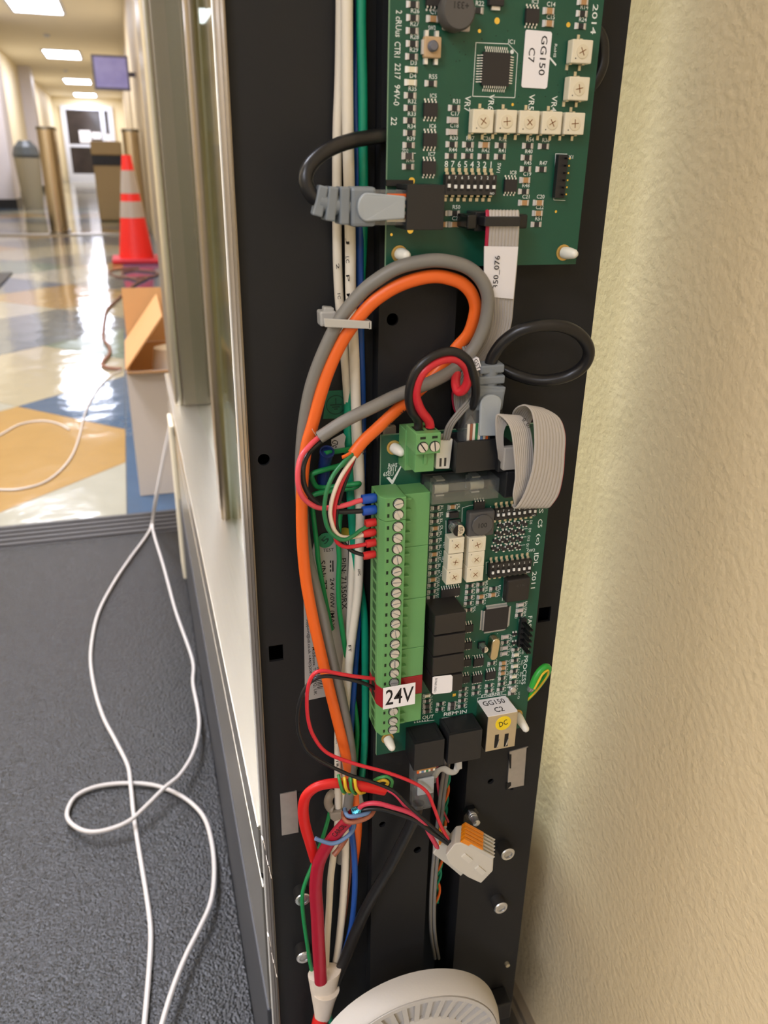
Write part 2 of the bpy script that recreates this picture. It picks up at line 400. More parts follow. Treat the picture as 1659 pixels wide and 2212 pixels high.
# ceiling lights, each a troffer with frame and diffuser; lobby ones are added fill
ORD = ['seventh', 'sixth', 'fifth', 'fourth', 'third', 'second', 'first']
LOB_FILL = ['added as unseen fill in the far left lobby corner', 'added as unseen fill in the lobby centre, away from the corridor', 'added as unseen fill in the far right lobby corner', 'added as unseen fill by the lobby left front wall', 'added as unseen fill in the lobby before the corridor mouth', 'added as unseen fill by the lobby right front wall']
for i, (lx_, y) in enumerate(LIGHT_POS):
    t = thing('ceiling_light', ('recessed rectangular ceiling light panel ' + LOB_FILL[i]) if i < 6 else 'recessed rectangular ceiling light panel, %s one counted from the far door' % ORD[i-6], 'ceiling light', (lx_, y, HC), 'recessed ceiling lights')
    mb = MB()
    for a, b in (((-.33, -.63), (.33, -.59)), ((-.33, .59), (.33, .63)), ((-.33, -.59), (-.29, .59)), ((.29, -.59), (.33, .59))):
        mb.box((a[0], a[1], -.012), (b[0], b[1], -.001))
    mb.build('frame', 'frame_white', t)
    MB().add([(-.29, -.59, -.006), (-.29, .59, -.006), (.29, .59, -.006), (.29, -.59, -.006)], [(0, 1, 2, 3)]).build('diffuser', 'light_panel', t)
for i, (x, y) in enumerate(((-.9, 15.0), (-.95, 20.6))):
    tag(MB().lathe([(.05, 0), (.05, .02), (.03, .035)], (x, y, HC-.001), (0, 0, -1), 20).build('ceiling_detector', 'frame_white', smooth=True), 'small round ceiling detector between the %s light panels from the far door' % ('third and fourth', 'second and third')[i], 'detector', 'ceiling detectors')
# hanging screen
tv = thing('hanging_screen', 'small screen with violet picture on a wall arm', 'screen', (0, 0, 0))
c = Q(240, 157, 9.2)
MB().box((c.x-.17, 9.2, c.z-.15), (c.x+.17, 9.26, c.z+.15)).build('housing', 'tv_body', tv)
MB().box((c.x-.15, 9.19, c.z-.13), (c.x+.15, 9.2, c.z+.13)).build('screen', 'tv_screen', tv)
MB().box((c.x+.1, 9.26, c.z-.02), (c.x+.14, 9.30, c.z+.02)).box((c.x+.1, 9.30, c.z-.02), (XW, 9.33, c.z+.02)).build('wall_arm', 'tv_body', tv)

# ------------------------------------------------------------------ things in the corridor
def barrier_post(x, y, label):
    t = thing('barrier_post', label, 'post', (x, y, 0.0005), 'stainless barrier posts')
    def stad(r, l, z0, z1):
        poly = [(r*math.cos(a), -l+r*math.sin(a), z0) for a in [math.pi+math.pi*k/12 for k in range(13)]] + [(r*math.cos(a), l+r*math.sin(a), z0) for a in [math.pi*k/12 for k in range(13)]]
        return MB().prism(poly, (0, 0, z1-z0))
    stad(.075, .16, .02, .90).build('body', 'rod_chrome', t, smooth=True)
    stad(.08, .165, .90, .925).build('cap', 'steel_dark', t, smooth=True)
    stad(.09, .175, 0, .02).build('foot', 'steel_dark', t, smooth=True)
barrier_post(-.64, 8.80, 'stainless barrier post standing apart in the corridor')
barrier_post(.105, 8.80, 'stainless barrier post behind the traffic cone by the wall')
cone = thing('traffic_cone', 'red orange traffic cone with two pale collars on the tiles', 'traffic cone', (.035, 6.15, 0.0005))
H0, CH = .03, .66
def cr_(f): return .118+(.03-.118)*f
for a, b, m, nm in ((0, .40, 'cone_orange', 'body'), (.40, .56, 'cone_white', 'collar'), (.56, .635, 'cone_orange', 'band'), (.635, .855, 'cone_white', 'collar'), (.855, 1.0, 'cone_orange', 'tip')):
    e = .002 if m == 'cone_white' else 0
    MB().lathe([(cr_(a)+e, H0+a*CH), (cr_(b)+e, H0+b*CH)], (0, 0, 0), (0, 0, 1), 28).build(nm, m, cone, smooth=True)
MB().box((-.165, -.165, 0), (.165, .165, .03)).build('base', 'cone_base', cone, bevel=.008)
def cord(name, pix, r, m, label, cat='cord', zs=None):
    P = []
    for i, p in enumerate(pix):
        z = p[2] if len(p) > 2 else r+.0006
        P.append(QZ(p[0], p[1], z))
    return tag(tube_mb(P, r, 8, sub=6).build(name, 'w_'+m, smooth=True), label, cat)
cord('extension_cord', [(300, 578), (250, 583), (236, 590), (270, 600), (330, 597), (338, 588), (290, 584), (262, 592), (300, 606), (318, 600), (290, 615), (272, 630), (250, 650), (232, 668), (226, 690), (223, 720), (225, 735), (236, 750), (236, 765), (224, 780), (222, 789), (235, 795), (262, 797)], .006, 'jute', 'thin brown cord coiled by the cone and trailing over the tiles')
cord('thin_white_cord', [(262, 800), (240, 812), (222, 828), (205, 850), (190, 878), (180, 905), (172, 940), (160, 975), (145, 1000), (122, 1024), (95, 1042), (60, 1053), (20, 1058), (-30, 1050), (-50, 1000), (-20, 955), (10, 934), (45, 916), (90, 909), (125, 915), (150, 928)], .0024, 'cord', 'thin pale cord looping over the yellow floor tile')
# bins
t = thing('litter_bin', 'tan litter bin with a dark opening near the far door', 'bin', (-.15, 10.6, .0005))
MB().box((-.16, -.16, 0), (.16, .16, .60)).build('body', 'bin_tan', t, bevel=.02); MB().box((-.17, -.17, .60), (.17, .17, .70)).build('opening', 'black_trim', t); MB().box((-.17, -.17, .70), (.17, .17, .85)).build('hood', 'bin_tan', t, bevel=.02)
t = thing('waste_bin', 'grey waste bin with a dark crumpled bag by left wall', 'bin', (-1.25, 13.0, .0005))
MB().lathe([(.13, 0), (.17, .62), (.175, .66)], (0, 0, 0), (0, 0, 1), 24).build('body', 'bin_grey', t, smooth=True)
MB().lathe([(.17, .661), (.18, .70), (.15, .80), (.08, .88), (.02, .86)], (0, 0, 0), (0, 0, 1), 11).build('bag', 'bag', t)
# carton
t = thing('carton', 'open white carton with brown inside standing behind the pedestal', 'box', (0, 0, 0))
bx0, bx1, by0, by1 = -.034, .19, 1.66, 1.96; bz = Q(290, 803, by0).z
for nm, a, b in (('front_wall', (bx0, by0, .001), (bx1, by0+.004, bz)), ('back_wall', (bx0, by1-.004, .001), (bx1, by1, bz)), ('side_wall', (bx0, by0+.004, .001), (bx0+.004, by1-.004, bz)), ('side_wall', (bx1-.004, by0+.004, .001), (bx1, by1-.004, bz)), ('bottom', (bx0+.004, by0+.004, .001), (bx1-.004, by1-.004, .006))):
    mb = MB().box(a, b)
    o = mb.build(nm, ['box_white', 'cardboard'], t)
    for pl in o.data.polygons:
        ctr = pl.center; inw = (Vector(((bx0+bx1)/2, (by0+by1)/2, ctr.z)) - ctr).normalized()
        if pl.normal.dot(inw) > .6 or nm == 'bottom': pl.material_index = 1
MB().obox((.078, by0-.022, bz+.003), (.110, 0, 0), (0, .024, -.006), (0, 0, .0022)).build('front_flap', 'cardboard', t)
MB().obox((bx0+.040, (by0+by1)/2, bz+.055), (.040, 0, .052), (0, .148, 0), (.0012, 0, -.0009)).build('side_flap', 'cardboard', t)
MB().obox((.08, by1+.01, bz+.060), (.11, 0, 0), (0, .010, .060), (0, .0015, -.0003)).build('back_flap', 'cardboard', t)
tag(MB().lathe([(.034, 0), (.036, .02), (.036, bz-.02), (.030, bz+.015), (.012, bz+.02)], (.055, 1.78, .0065), (0, 0, 1), 20).build('white_bottle', 'white_plastic', smooth=True), 'white plastic bottle standing inside the open carton', 'bottle')
# the white cord on the mat
zc = .0075
L1 = [(398, 812, .36), (381, 846, .33), (376, 876, .30), (362, 940, .19), (350, 1000, .10), (335, 1080, .03), (328, 1130, .010), (318, 1155), (283, 1203), (245, 1260), (211, 1328), (196, 1409), (202, 1476), (221, 1544), (250, 1601), (276, 1654), (283, 1702, .012), (290, 1769, .008), (302, 1846), (314, 1918), (324, 1990), (325.5, 2038), (321, 2110), (312, 2212), (302, 2300), (285, 2450), (260, 2700)]
L2 = [(400, 815, .36), (383, 850, .33), (379, 880, .30), (365, 945, .19), (352, 1003, .10), (338, 1080, .03), (330, 1132, .010), (334, 1160), (353, 1222), (379, 1318), (408, 1400), (418, 1438), (417, 1476), (427, 1529, .012), (430, 1572, .016), (418, 1625, .02), (389, 1673, .022), (355, 1702, .022), (317, 1740, .020), (278, 1774, .018), (230, 1793, .016), (187, 1796, .015), (154, 1779, .012), (145, 1755, .009), (163, 1721), (206, 1700), (269, 1692), (336, 1697, .008), (394, 1721), (437, 1760, .009), (456, 1812, .011), (463, 1880, .013), (456, 1947, .015), (432, 2004, .016), (403, 2062, .017), (374, 2134, .018), (350, 2212, .018), (330, 2290, .015), (300, 2420, .008), (268, 2600)]
def cordP(L):
    out = []
    for p in L:
        z = p[2] if len(p) > 2 else zc
        if z > .02 and p[1] < 1140: out.append(Q(p[0], p[1], 1.45 + (1140-p[1])/300*.06))
        else: out.append(QZ(p[0], p[1], z))
    return out
t = thing('white_cable', 'white cord hanging by the pedestal and looping over black mat', 'cord', (0, 0, 0))
tube_mb(cordP(L1), .0023, 8, sub=6).build('strand', 'w_cord', t, smooth=True)
tube_mb(cordP(L2), .0023, 8, sub=6).build('strand', 'w_cord', t, smooth=True)

# ------------------------------------------------------------------ the pedestal
YP = .306; XPL, XPR = .0372, .187
PZ0, PZ1 = .02, .86
ped = thing('turnstile_pedestal', 'steel turnstile pedestal with its black end opened against the wall', 'turnstile', (.11, .9, .0))
def pp(mb, name, m, **k):
    o = mb.build(name, m, None, **k); o.parent = ped; o.matrix_parent_inverse = Matrix.Translation((-.11, -.9, 0)); return o
def pin(me, name, loc, rot=(0, 0, 0)):
    o = place(me, name, ped, Vector(loc)-Vector((.11, .9, 0)), rot); return o
pp(MB().box((.0335, .3386, .004), (.187, 1.40, .172)), 'plinth', 'plinth', bevel=.0015)
pp(MB().box((.0350, .3386, .172), (.187, 1.40, .278)), 'side_skirt', 'steel', bevel=.001)
pp(MB().box((.0358, .345, .278), (.187, 1.40, .288)), 'skirt_groove', 'black_dark')
pp(MB().box((.0350, .3386, .288), (.187, 1.40, ZB-.002)), 'side_rail', 'steel', bevel=.001)
pp(MB().box((.0343, .3386, ZB-.002), (.187, 1.405, ZB)), 'ledge', 'steel_ledge', bevel=.0008)
pp(MB().box((.0285, 1.20, .03), (.0348, 1.27, .292)), 'bumper', 'trimmer', bevel=.002)
# far column on the ledge
pp(MB().box((.052, 1.192, ZB), (.187, 1.39, 1.02)), 'far_column', 'steel_dark', bevel=.002)
pp(MB().lathe([(.0075, 0), (.0075, 1.02-ZB)], (.0475, 1.205, ZB), (0, 0, 1), 20), 'column_corner', 'steel', smooth=True)
pp(MB().box((.0402, 1.21, ZB), (.0435, 1.38, 1.02)), 'column_strip', 'steel_trim')
pp(MB().lathe([(.0048, 0), (.0048, 1.02-ZB)], (.0655, .762, ZB), (0, 0, 1), 20).box((.062, .762, ZB), (.069, .80, 1.02)), 'glass_post', 'steel_trim', smooth=True)
pp(MB().box((.0712, .350, ZB+.0005), (.0772, 1.191, 1.02)), 'glass_panel', 'glass')
pp(MB().box((.034, .332, 1.02), (.187, 1.40, 1.045)), 'top_cap', 'steel', bevel=.002)
# end column: black sheet-metal back plate with channel, slot, flanges
def hole_cut(mb_panel, name, m, cutters):
    o = mb_panel.build(name, m)
    cb = MB()
    for c in cutters:
        if c[0] == 'c': cb.lathe([(c[3], -.01), (c[3], .02)], (c[1], c[4], c[2]), (0, -1, 0), 24)
        else: cb.box((c[1]-c[3], c[5]-.02, c[2]-c[4]), (c[1]+c[3], c[5]+.02, c[2]+c[4]))
    co = cb.build('cut', m); bo = o.modifiers.new('b', 'BOOLEAN'); bo.object = co; bo.operation = 'DIFFERENCE'; bo.solver = 'EXACT'
    dg = bpy.context.evaluated_depsgraph_get(); me = bpy.data.meshes.new_from_object(o.evaluated_get(dg)); me.name = name
    o.modifiers.clear(); o.data = me; bpy.data.objects.remove(co)
    if not me.materials: me.materials.append(MATS[m])
    o.parent = ped; o.matrix_parent_inverse = Matrix.Translation((-.11, -.9, 0)); return o
def cpx(x, y, r, Y=YP): q = Q(x, y, Y); return ('c', q.x, q.z, r, Y)
def spx(x0, y0, x1, y1, Y=YP):
    a = Q(x0, (y0+y1)/2, Y); b = Q(x1, (y0+y1)/2, Y); c = Q((x0+x1)/2, y0, Y); d = Q((x0+x1)/2, y1, Y)
    return ('s', (a.x+b.x)/2, (c.z+d.z)/2, (b.x-a.x)/2, (c.z-d.z)/2, Y)
XC0, XC1, XR0 = .0886, .1203, .1435
hole_cut(MB().box((XPL, YP, PZ0), (XC0+.002, YP+.0015, PZ1)), 'back_plate', 'black_panel', [cpx(570, 993, .0025), spx(581, 1394, 612, 1428)])
YCH = YP-.008
hole_cut(MB().box((XC0, YCH, PZ0), (XC1, YCH+.0015, PZ1)), 'channel_face', 'black_panel', [cpx(848, 690, .0024, YCH), cpx(826, 1781, .0018, YCH), cpx(902, 1836, .0022, YCH)])
pp(MB().box((XC0, YCH+.0015, PZ0), (XC0+.0015, YP, PZ1)).box((XC1-.0015, YCH+.0015, PZ0), (XC1, .335, PZ1)), 'channel_side', 'black_panel')
hole_cut(MB().box((XR0, YP, PZ0), (XPR, YP+.0015, PZ1)), 'mounting_plate', 'black_panel', [spx(1163, 1312, 1189, 1343), cpx(1060, 1688, .0018), spx(1104, 1668, 1111, 1706)])
pp(MB().box((XR0, YP+.0015, PZ0), (XR0+.0015, .335, PZ1)), 'plate_return', 'black_panel')
pp(MB().box((XPL, .335, PZ0), (XPR, .338, PZ1)).box((XPL+.0003, YP+.0015, PZ0), (XPL+.001, .335, PZ1)).box((XPR-.001, YP+.0015, PZ0), (XPR, .335, PZ1)), 'cavity_lining', 'black_dark')
for z0, z1 in ((PZ0, .2485), (.2510, ZB-.0012), (ZB+.0012, PZ1)):
    pp(MB().box((.0362, .3028, z0), (.0371, .3115, z1)), 'edge_trim', 'steel_trim', bevel=.0003)
    pp(MB().box((.0359, .3118, z0), (.0371, .3190, z1)), 'edge_liner', 'steel_liner', bevel=.0003)
    pp(MB().box((.0362, .3193, z0), (.0371, .3290, z1)), 'edge_liner', 'steel_trim', bevel=.0003)
    pp(MB().box((.0357, .3293, z0), (.0371, .3330, z1)), 'edge_bead', 'solder_bright', bevel=.0003)
# bright galvanised tabs seen on the plate
for pts in (((605, 1716), (641, 1709), (645, 1798), (609, 1805)), ((1101, 1624), (1141, 1613), (1134, 1696), (1096, 1704))):
    o = slab_px(pts, YP-.0006, .0012, 'plate_tab', 'galv'); o.parent = ped; o.matrix_parent_inverse = Matrix.Translation((-.11, -.9, 0))
o = slab_px(((643, 1712), (652, 1711), (655, 1800), (646, 1796)), YP-.0004, .0008, 'tab_clip', 'black_dark'); o.parent = ped; o.matrix_parent_inverse = Matrix.Translation((-.11, -.9, 0))
for pts in (((1099, 1630), (1105, 1630), (1104, 1660), (1101, 1660)), ((1094, 1692), (1104, 1690), (1104, 1697), (1094, 1707)), ((1138, 1616), (1141, 1614), (1135, 1696), (1132, 1697))):
    o = slab_px(pts, YP-.0008, .0005, 'tab_slot', 'black_dark'); o.parent = ped; o.matrix_parent_inverse = Matrix.Translation((-.11, -.9, 0))
# socket head screws
def socket_screw_mesh(r, h):
    mb = MB().lathe([(r, 0), (r, h-.0005)], n=20, mi=2).lathe([(r, h-.0005), (r*.9, h), (r*.62, h), (r*.58, h-.0012)], n=20)
    mb.lathe([(r*.57, h-.0013), (r*.3, h-.0022)], n=6, mi=1); return mb
scr = shape(socket_screw_mesh(.0042, .007), ['chrome', 'steel_dark', 'screw_side'], True)
for x, y in ((1098, 1847), (1083, 1963), (655, 1945), (657, 2070)):
    q = Q(x, y, YP-.007); pin(scr, 'socket_screw', (q.x, YP, q.z))
stud = shape(MB().lathe([(.0042, 0), (.0042, .003)], n=6).lathe([(.0021, .003), (.0021, .0042), (.0024, .0045), (.0021, .0048), (.0021, .0056), (.0024, .006), (.0021, .0064), (.0021, .010), (.0014, .0105)], n=14, mi=1), ['black_gloss', 'chrome'], True)
q = Q(1028, 1776, YP-.009); pin(stud, 'threaded_stud', (q.x, YP, q.z))
q = Q(1097, 2086, YP-.002); pin(shape(MB().lathe([(.0014, 0), (.0014, .0022)], n=12), 'brass'), 'stud_pin', (q.x, YP, q.z))
q = Q(1086, 2180, YP-.010); pp(MB().box((q.x-.006, YP-.012, q.z-.007), (q.x+.005, YP, q.z+.007)), 'rubber_block', 'black_plastic', bevel=.001)
#==BOARDS==
YB = .290
class Board:
    def __init__(s, name, label, x0, x1, z0, z1):
        s.root = thing(name, label, 'circuit board', ((x0+x1)/2, YB, z0)); s.o = Vector(s.root.location)
        s.silk = MB(); s.pads = MB(); s.vias = MB(); s.x0, s.x1, s.z0, s.z1 = x0, x1, z0, z1
        mb = MB().box((x0, YB, z0), (x1, YB+.0016, z1)); o = mb.build('board', ['pcb', 'pcb_edge'])
        for p in o.data.polygons:
            if abs(p.normal.y) < .5: p.material_index = 1
        s.par(o)
    def par(s, o, parent=None):
        o.parent = parent or s.root
        if parent is None: o.matrix_parent_inverse = Matrix.Translation(-s.o)
        return o
    def part(s, mb, name, m, smooth=False, bevel=0, parent=None):
        return s.par(mb.build(name, m, None, smooth=smooth, bevel=bevel), parent)
    def put(s, me, name, X, Z, rot=0, h=0):
        return place(me, name, s.root, Vector((X, YB-h, Z))-s.o, (0, rot, 0))
    def cb(s, x0, y0, x1, y1, h):
        Y = YB-h; xm, ym = (x0+x1)/2, (y0+y1)/2
        return Q(x0, ym, Y).x, Q(x1, ym, Y).x, Q(xm, y1, Y).z, Q(xm, y0, Y).z
    def bx(s, x0, y0, x1, y1, h, name, m, bevel=.0002, base=0):
        X0, X1, Z0, Z1 = s.cb(x0, y0, x1, y1, h)
        return s.part(MB().box((X0, YB-h, Z0), (X1, YB-base, Z1)), name, m, bevel=bevel), (X0, X1, Z0, Z1)
    def tx(s, body, p0, p1, hgt, h=.00006): text_px(s.silk, body, p0, p1, hgt, YB-h)
    def ref(s, body, X, Z, hgt=.0014, rot=0): text_at(s.silk, body, X, YB-.00006, Z, hgt, rot)
    def line(s, p0, p1, w=.00022):
        a, b = Q(p0[0], p0[1], YB), Q(p1[0], p1[1], YB); d = (b-a).normalized(); n = Vector((-d.z, 0, d.x))*w/2; y = Vector((0, -.00005, 0))
        s.silk.add([a-n+y, b-n+y, b+n+y, a+n+y], [(0, 1, 2, 3)])
    def dot(s, px, py, r, mb=None, h=.00006):
        q = Q(px, py, YB-h); mb = mb or s.pads; n = 12
        mb.add([(q.x+r*math.cos(2*math.pi*k/n), YB-h, q.z+r*math.sin(2*math.pi*k/n)) for k in range(n)], [tuple(range(n))])
    def done(s):
        s.part(s.silk, 'silkscreen_print', 'silk')['kind'] = 'stuff'; s.part(s.pads, 'test_pad', 'gold')['kind'] = 'stuff'
        if s.vias.v: s.part(s.vias, 'via_hole', 'black_dark')['kind'] = 'stuff'
# ---- shared small components, facing -Y, origin on the board
def chip_mesh(L, Wd, H, e, mi_body):
    mb = MB().box((-L/2+e, -H, -Wd/2), (L/2-e, 0, Wd/2), 0)
    for s in (-1, 1):
        mb.box((s*(L/2-e), -H*1.05, -Wd/2*1.02), (s*L/2, 0, Wd/2*1.02), 1)
        x0, x1 = s*L/2, s*(L/2+.0007); w = Wd/2*1.15         # solder fillet
        mb.add([(x0, -H*.75, -w), (x0, -H*.75, w), (x1, -.0001, w), (x1, -.0001, -w), (x0, 0, -w), (x0, 0, w), (x1, 0, w), (x1, 0, -w)],
               [(0, 1, 2, 3), (0, 3, 7, 4), (1, 5, 6, 2), (2, 6, 7, 3), (0, 4, 5, 1)], 1)
    return mb
RES = shape(chip_mesh(.0031, .0017, .0006, .00055, 0), ['chip_res', 'solder'])
CTAN = shape(chip_mesh(.0031, .0018, .0010, .0005, 0), ['cap_tan', 'solder'])
CGRY = shape(chip_mesh(.0031, .0018, .0010, .0004, 0), ['cap_grey', 'solder'])
LED = shape(chip_mesh(.0031, .0017, .0009, .0006, 0), ['led', 'solder_bright'])
FER = shape(chip_mesh(.0031, .0020, .0012, .0003, 0), ['ferrite', 'solder'])
RES2 = shape(chip_mesh(.0026, .0015, .0006, .0005, 0), ['chip_res', 'solder'])
CTAN2 = shape(chip_mesh(.0027, .0016, .0009, .0004, 0), ['cap_tan', 'solder'])
CGRY2 = shape(chip_mesh(.0027, .0016, .0009, .0004, 0), ['cap_grey', 'solder'])
LED2 = shape(chip_mesh(.0026, .0015, .0009, .0005, 0), ['led', 'solder_bright'])
FER2 = shape(chip_mesh(.0027, .0018, .0010, .0003, 0), ['ferrite', 'solder'])
def gull(mb, x, z, dz, w=.00035, H=.0011, run=.0014, mi=1):         # lead leaving the body along dz
    d = 1 if dz > 0 else -1
    mb.box((x-w/2, -H, z), (x+w/2, -H+.00018, z+d*run*.4), mi)
    mb.add([(x-w/2, -H, z+d*run*.4), (x+w/2, -H, z+d*run*.4), (x+w/2, -.0002, z+d*run*.6), (x-w/2, -.0002, z+d*run*.6)], [(0, 1, 2, 3)], mi)
    mb.box((x-w/2, -.00022, z+d*run*.58), (x+w/2, 0, z+d*run), mi)
def soic(n, w, l, H=.0015, pitch=.00127, lw=.0005):
    mb = MB().box((-w/2, -H, -l/2), (w/2, -.0002, l/2), 0)
    for k in range(n):
        x = (k-(n-1)/2)*pitch
        gull(mb, x, l/2, 1, lw); gull(mb, x, -l/2, -1, lw)
    return mb
SOIC8 = shape(soic(4, .0049, .0042), ['chip', 'solder_bright'])
SOIC16 = shape(soic(8, .0088, .0038, pitch=.00115, lw=.00045), ['chip', 'solder_bright'])
OPTO = shape(soic(3, .0040, .0036, .0018, .00127, .0005), ['chip', 'solder_bright'])
SOT = shape(MB().box((-.0011, -.0009, -.0006), (.0011, 0, .0006), 0).box((-.0011, -.0005, .0006), (-.0004, 0, .0014), 1).box((.0004, -.0005, .0006), (.0011, 0, .0014), 1).box((-.0004, -.0005, -.0014), (.0004, 0, -.0006), 1), ['chip', 'solder_bright'])
def qfp(w, n, pitch, H=.0014, run=.0018, lw=.0003):
    mb = MB().box((-w/2, -H, -w/2), (w/2, -.0002, w/2), 0)
    mb2 = MB()
    for k in range(n):
        x = (k-(n-1)/2)*pitch
        gull(mb2, x, w/2, 1, lw, run=run); gull(mb2, x, -w/2, -1, lw, run=run)
    for v in (0, 1):
        base = len(mb.v); a = mb2.v if v == 0 else [(z, y, x) for x, y, z in mb2.v]
        mb.v += a; mb.f += [tuple(i+base for i in f) for f in mb2.f]; mb.m += mb2.m
    return mb
def trimmer(bd, x0, y0, x1, y1, h=.0042, ang=None, pins='tb'):
    X0, X1, Z0, Z1 = bd.cb(x0, y0, x1, y1, h); cx, cz = (X0+X1)/2, (Z0+Z1)/2
    o = bd.part(MB().box((X0, YB-h, Z0), (X1, YB-.0003, Z1)), 'trimmer_potentiometer', 'trimmer', bevel=.00035)
    ang = random.uniform(0, 1.5) if ang is None else ang
    rr = (X1-X0)*.28
    mb = MB().lathe([(rr, 0), (rr, .00025), (rr*.8, .0003)], (cx, YB-h, cz), n=20)
    bd.part(mb, 'rotor', 'rotor', smooth=True, parent=o)
    mb = MB()
    for a in (ang, ang+math.pi/2):
        u = Vector((math.cos(a), 0, math.sin(a))); v = Vector((-math.sin(a), 0, math.cos(a)))
        mb.obox((cx, YB-h-.00032, cz), u*rr*.62, v*.00014, Vector((0, .00006, 0)))
    bd.part(mb, 'rotor_slot', 'slot_brown', parent=o)
    mb = MB().lathe([(.00022, 0), (.00022, .00005)], (X0+(X1-X0)*.2, YB-h, Z0+(Z1-Z0)*(.2 if pins == 'tb' else .85)), n=8); bd.part(mb, 'pin_mark', 'ink', parent=o)
    if pins == 'tb':
        mb = MB()
        for x, z, d in ((cx, Z1, 1), (X0+.0006, Z0, -1), (cx+.0016, Z0, -1)):
            mb.box((x-.0005, YB-.0028, z), (x+.0005, YB-.0002, z+d*.0004)).box((x-.0005, YB-.0004, z), (x+.0005, YB, z+d*.0019))
        bd.part(mb, 'pins', 'brass', parent=o)
SLID = shape(MB().box((-.0005, -.0006, -.0006), (.0005, 0, .0006)), 'white_plastic')
DPIN = shape(MB().box((-.0006, -.0014, 0), (.0006, -.0010, .0006)).add([(-.0006, -.0014, .0006), (.0006, -.0014, .0006), (.0006, -.0003, .0011), (-.0006, -.0003, .0011)], [(0, 1, 2, 3)]).box((-.0006, -.0004, .0010), (.0006, 0, .0022)), 'brass')
def dip(bd, x0, y0, x1, y1, h=.0035, topnum=True, slide_frac=.42):
    X0, X1, Z0, Z1 = bd.cb(x0, y0, x1, y1, h)
    o = bd.part(MB().box((X0, YB-h, Z0), (X1, YB-.0005, Z1)), 'dip_switch', 'dip_body', bevel=.0002)
    n = 8; p = (X1-X0)/n; num = MB(); well = MB()
    loc0 = bd.o
    for k in range(n):
        x = X0+p*(k+.5)
        z = Z0+(Z1-Z0)*(slide_frac+random.choice((0, 0, .04)))
        well.box((x-.00065, YB-h-.00002, Z0+(Z1-Z0)*.2), (x+.00065, YB-h+.0001, Z0+(Z1-Z0)*.72))
        s = place(SLID, 'slider', o, Vector((x, YB-h, z))); s.matrix_parent_inverse = Matrix.Identity(4)
        for zz, r in ((Z1, 0), (Z0, math.pi)):
            q = place(DPIN, 'pin', o, Vector((x, YB, zz)), (0, r, 0))
        text_at(num, str(8-k), x, YB-h-.00003, Z0+(Z1-Z0)*.86, .0010)
    bd.part(well, 'slider_well', 'black_dark', parent=o)
    text_at(num, 'ON', X1-.0016, YB-h-.00003, Z0+(Z1-Z0)*.1, .0008, 180)
    bd.part(num, 'numbering', 'silk', parent=o)
    return X0, X1, Z0, Z1
def nylon_post(bd, px, py, ring=True, h=.007, tilt=(0, 0)):
    q = Q(px, py, YB-.001)
    o = bd.part(MB().lathe([(.0030, 0), (.0030, .0004)], (q.x, YB, q.z), n=24), 'standoff_ring', 'gold_ring', smooth=True)
    mb = MB().lathe([(.0021, 0), (.0023, .0018), (.0022, .003), (.0017, h-.0012), (.0011, h-.0003), (.0003, h)], (q.x, YB-.0004, q.z), Vector((tilt[0], -1, tilt[1])), 20)
    bd.part(mb, 'standoff_tip', 'nylon', smooth=True, parent=o)
    # spacer behind the board down to the metal
    ysurf = YCH if XC0 < q.x < XC1 else YP
    if not (XC1 <= q.x <= XR0):
        bd.part(MB().lathe([(.0025, 0), (.0025, ysurf-YB-.0016)], (q.x, ysurf, q.z), n=16), 'spacer', 'nylon', smooth=True, parent=o)
def elcap(bd, px, py, r, h, text):
    q = Q(px, py, YB-h)
    o = bd.part(MB().box((q.x-r*1.05, YB-.0012, q.z-r*1.05), (q.x+r*1.05, YB, q.z+r*1.05)), 'electrolytic_capacitor', 'black_plastic', bevel=.0004)
    bd.part(MB().lathe([(r, .0012), (r, h-.0004), (r*.94, h)], (q.x, YB, q.z), n=28), 'can', 'alu', smooth=True, parent=o)
    n = 14; mb = MB(); a0, a1 = math.radians(100), math.radians(260)
    mb.add([(q.x+r*.93*math.cos(a0+(a1-a0)*k/n), YB-h-.00003, q.z+r*.93*math.sin(a0+(a1-a0)*k/n)) for k in range(n+1)], [tuple(range(n+1))]); bd.part(mb, 'polarity_mark', 'ink', parent=o)
    mb = MB()
    for i, tline in enumerate(text): text_at(mb, tline, q.x+r*.3, YB-h-.00004, q.z+r*(.45-.42*i), r*.34)
    bd.part(mb, 'lettering', 'ink', parent=o)

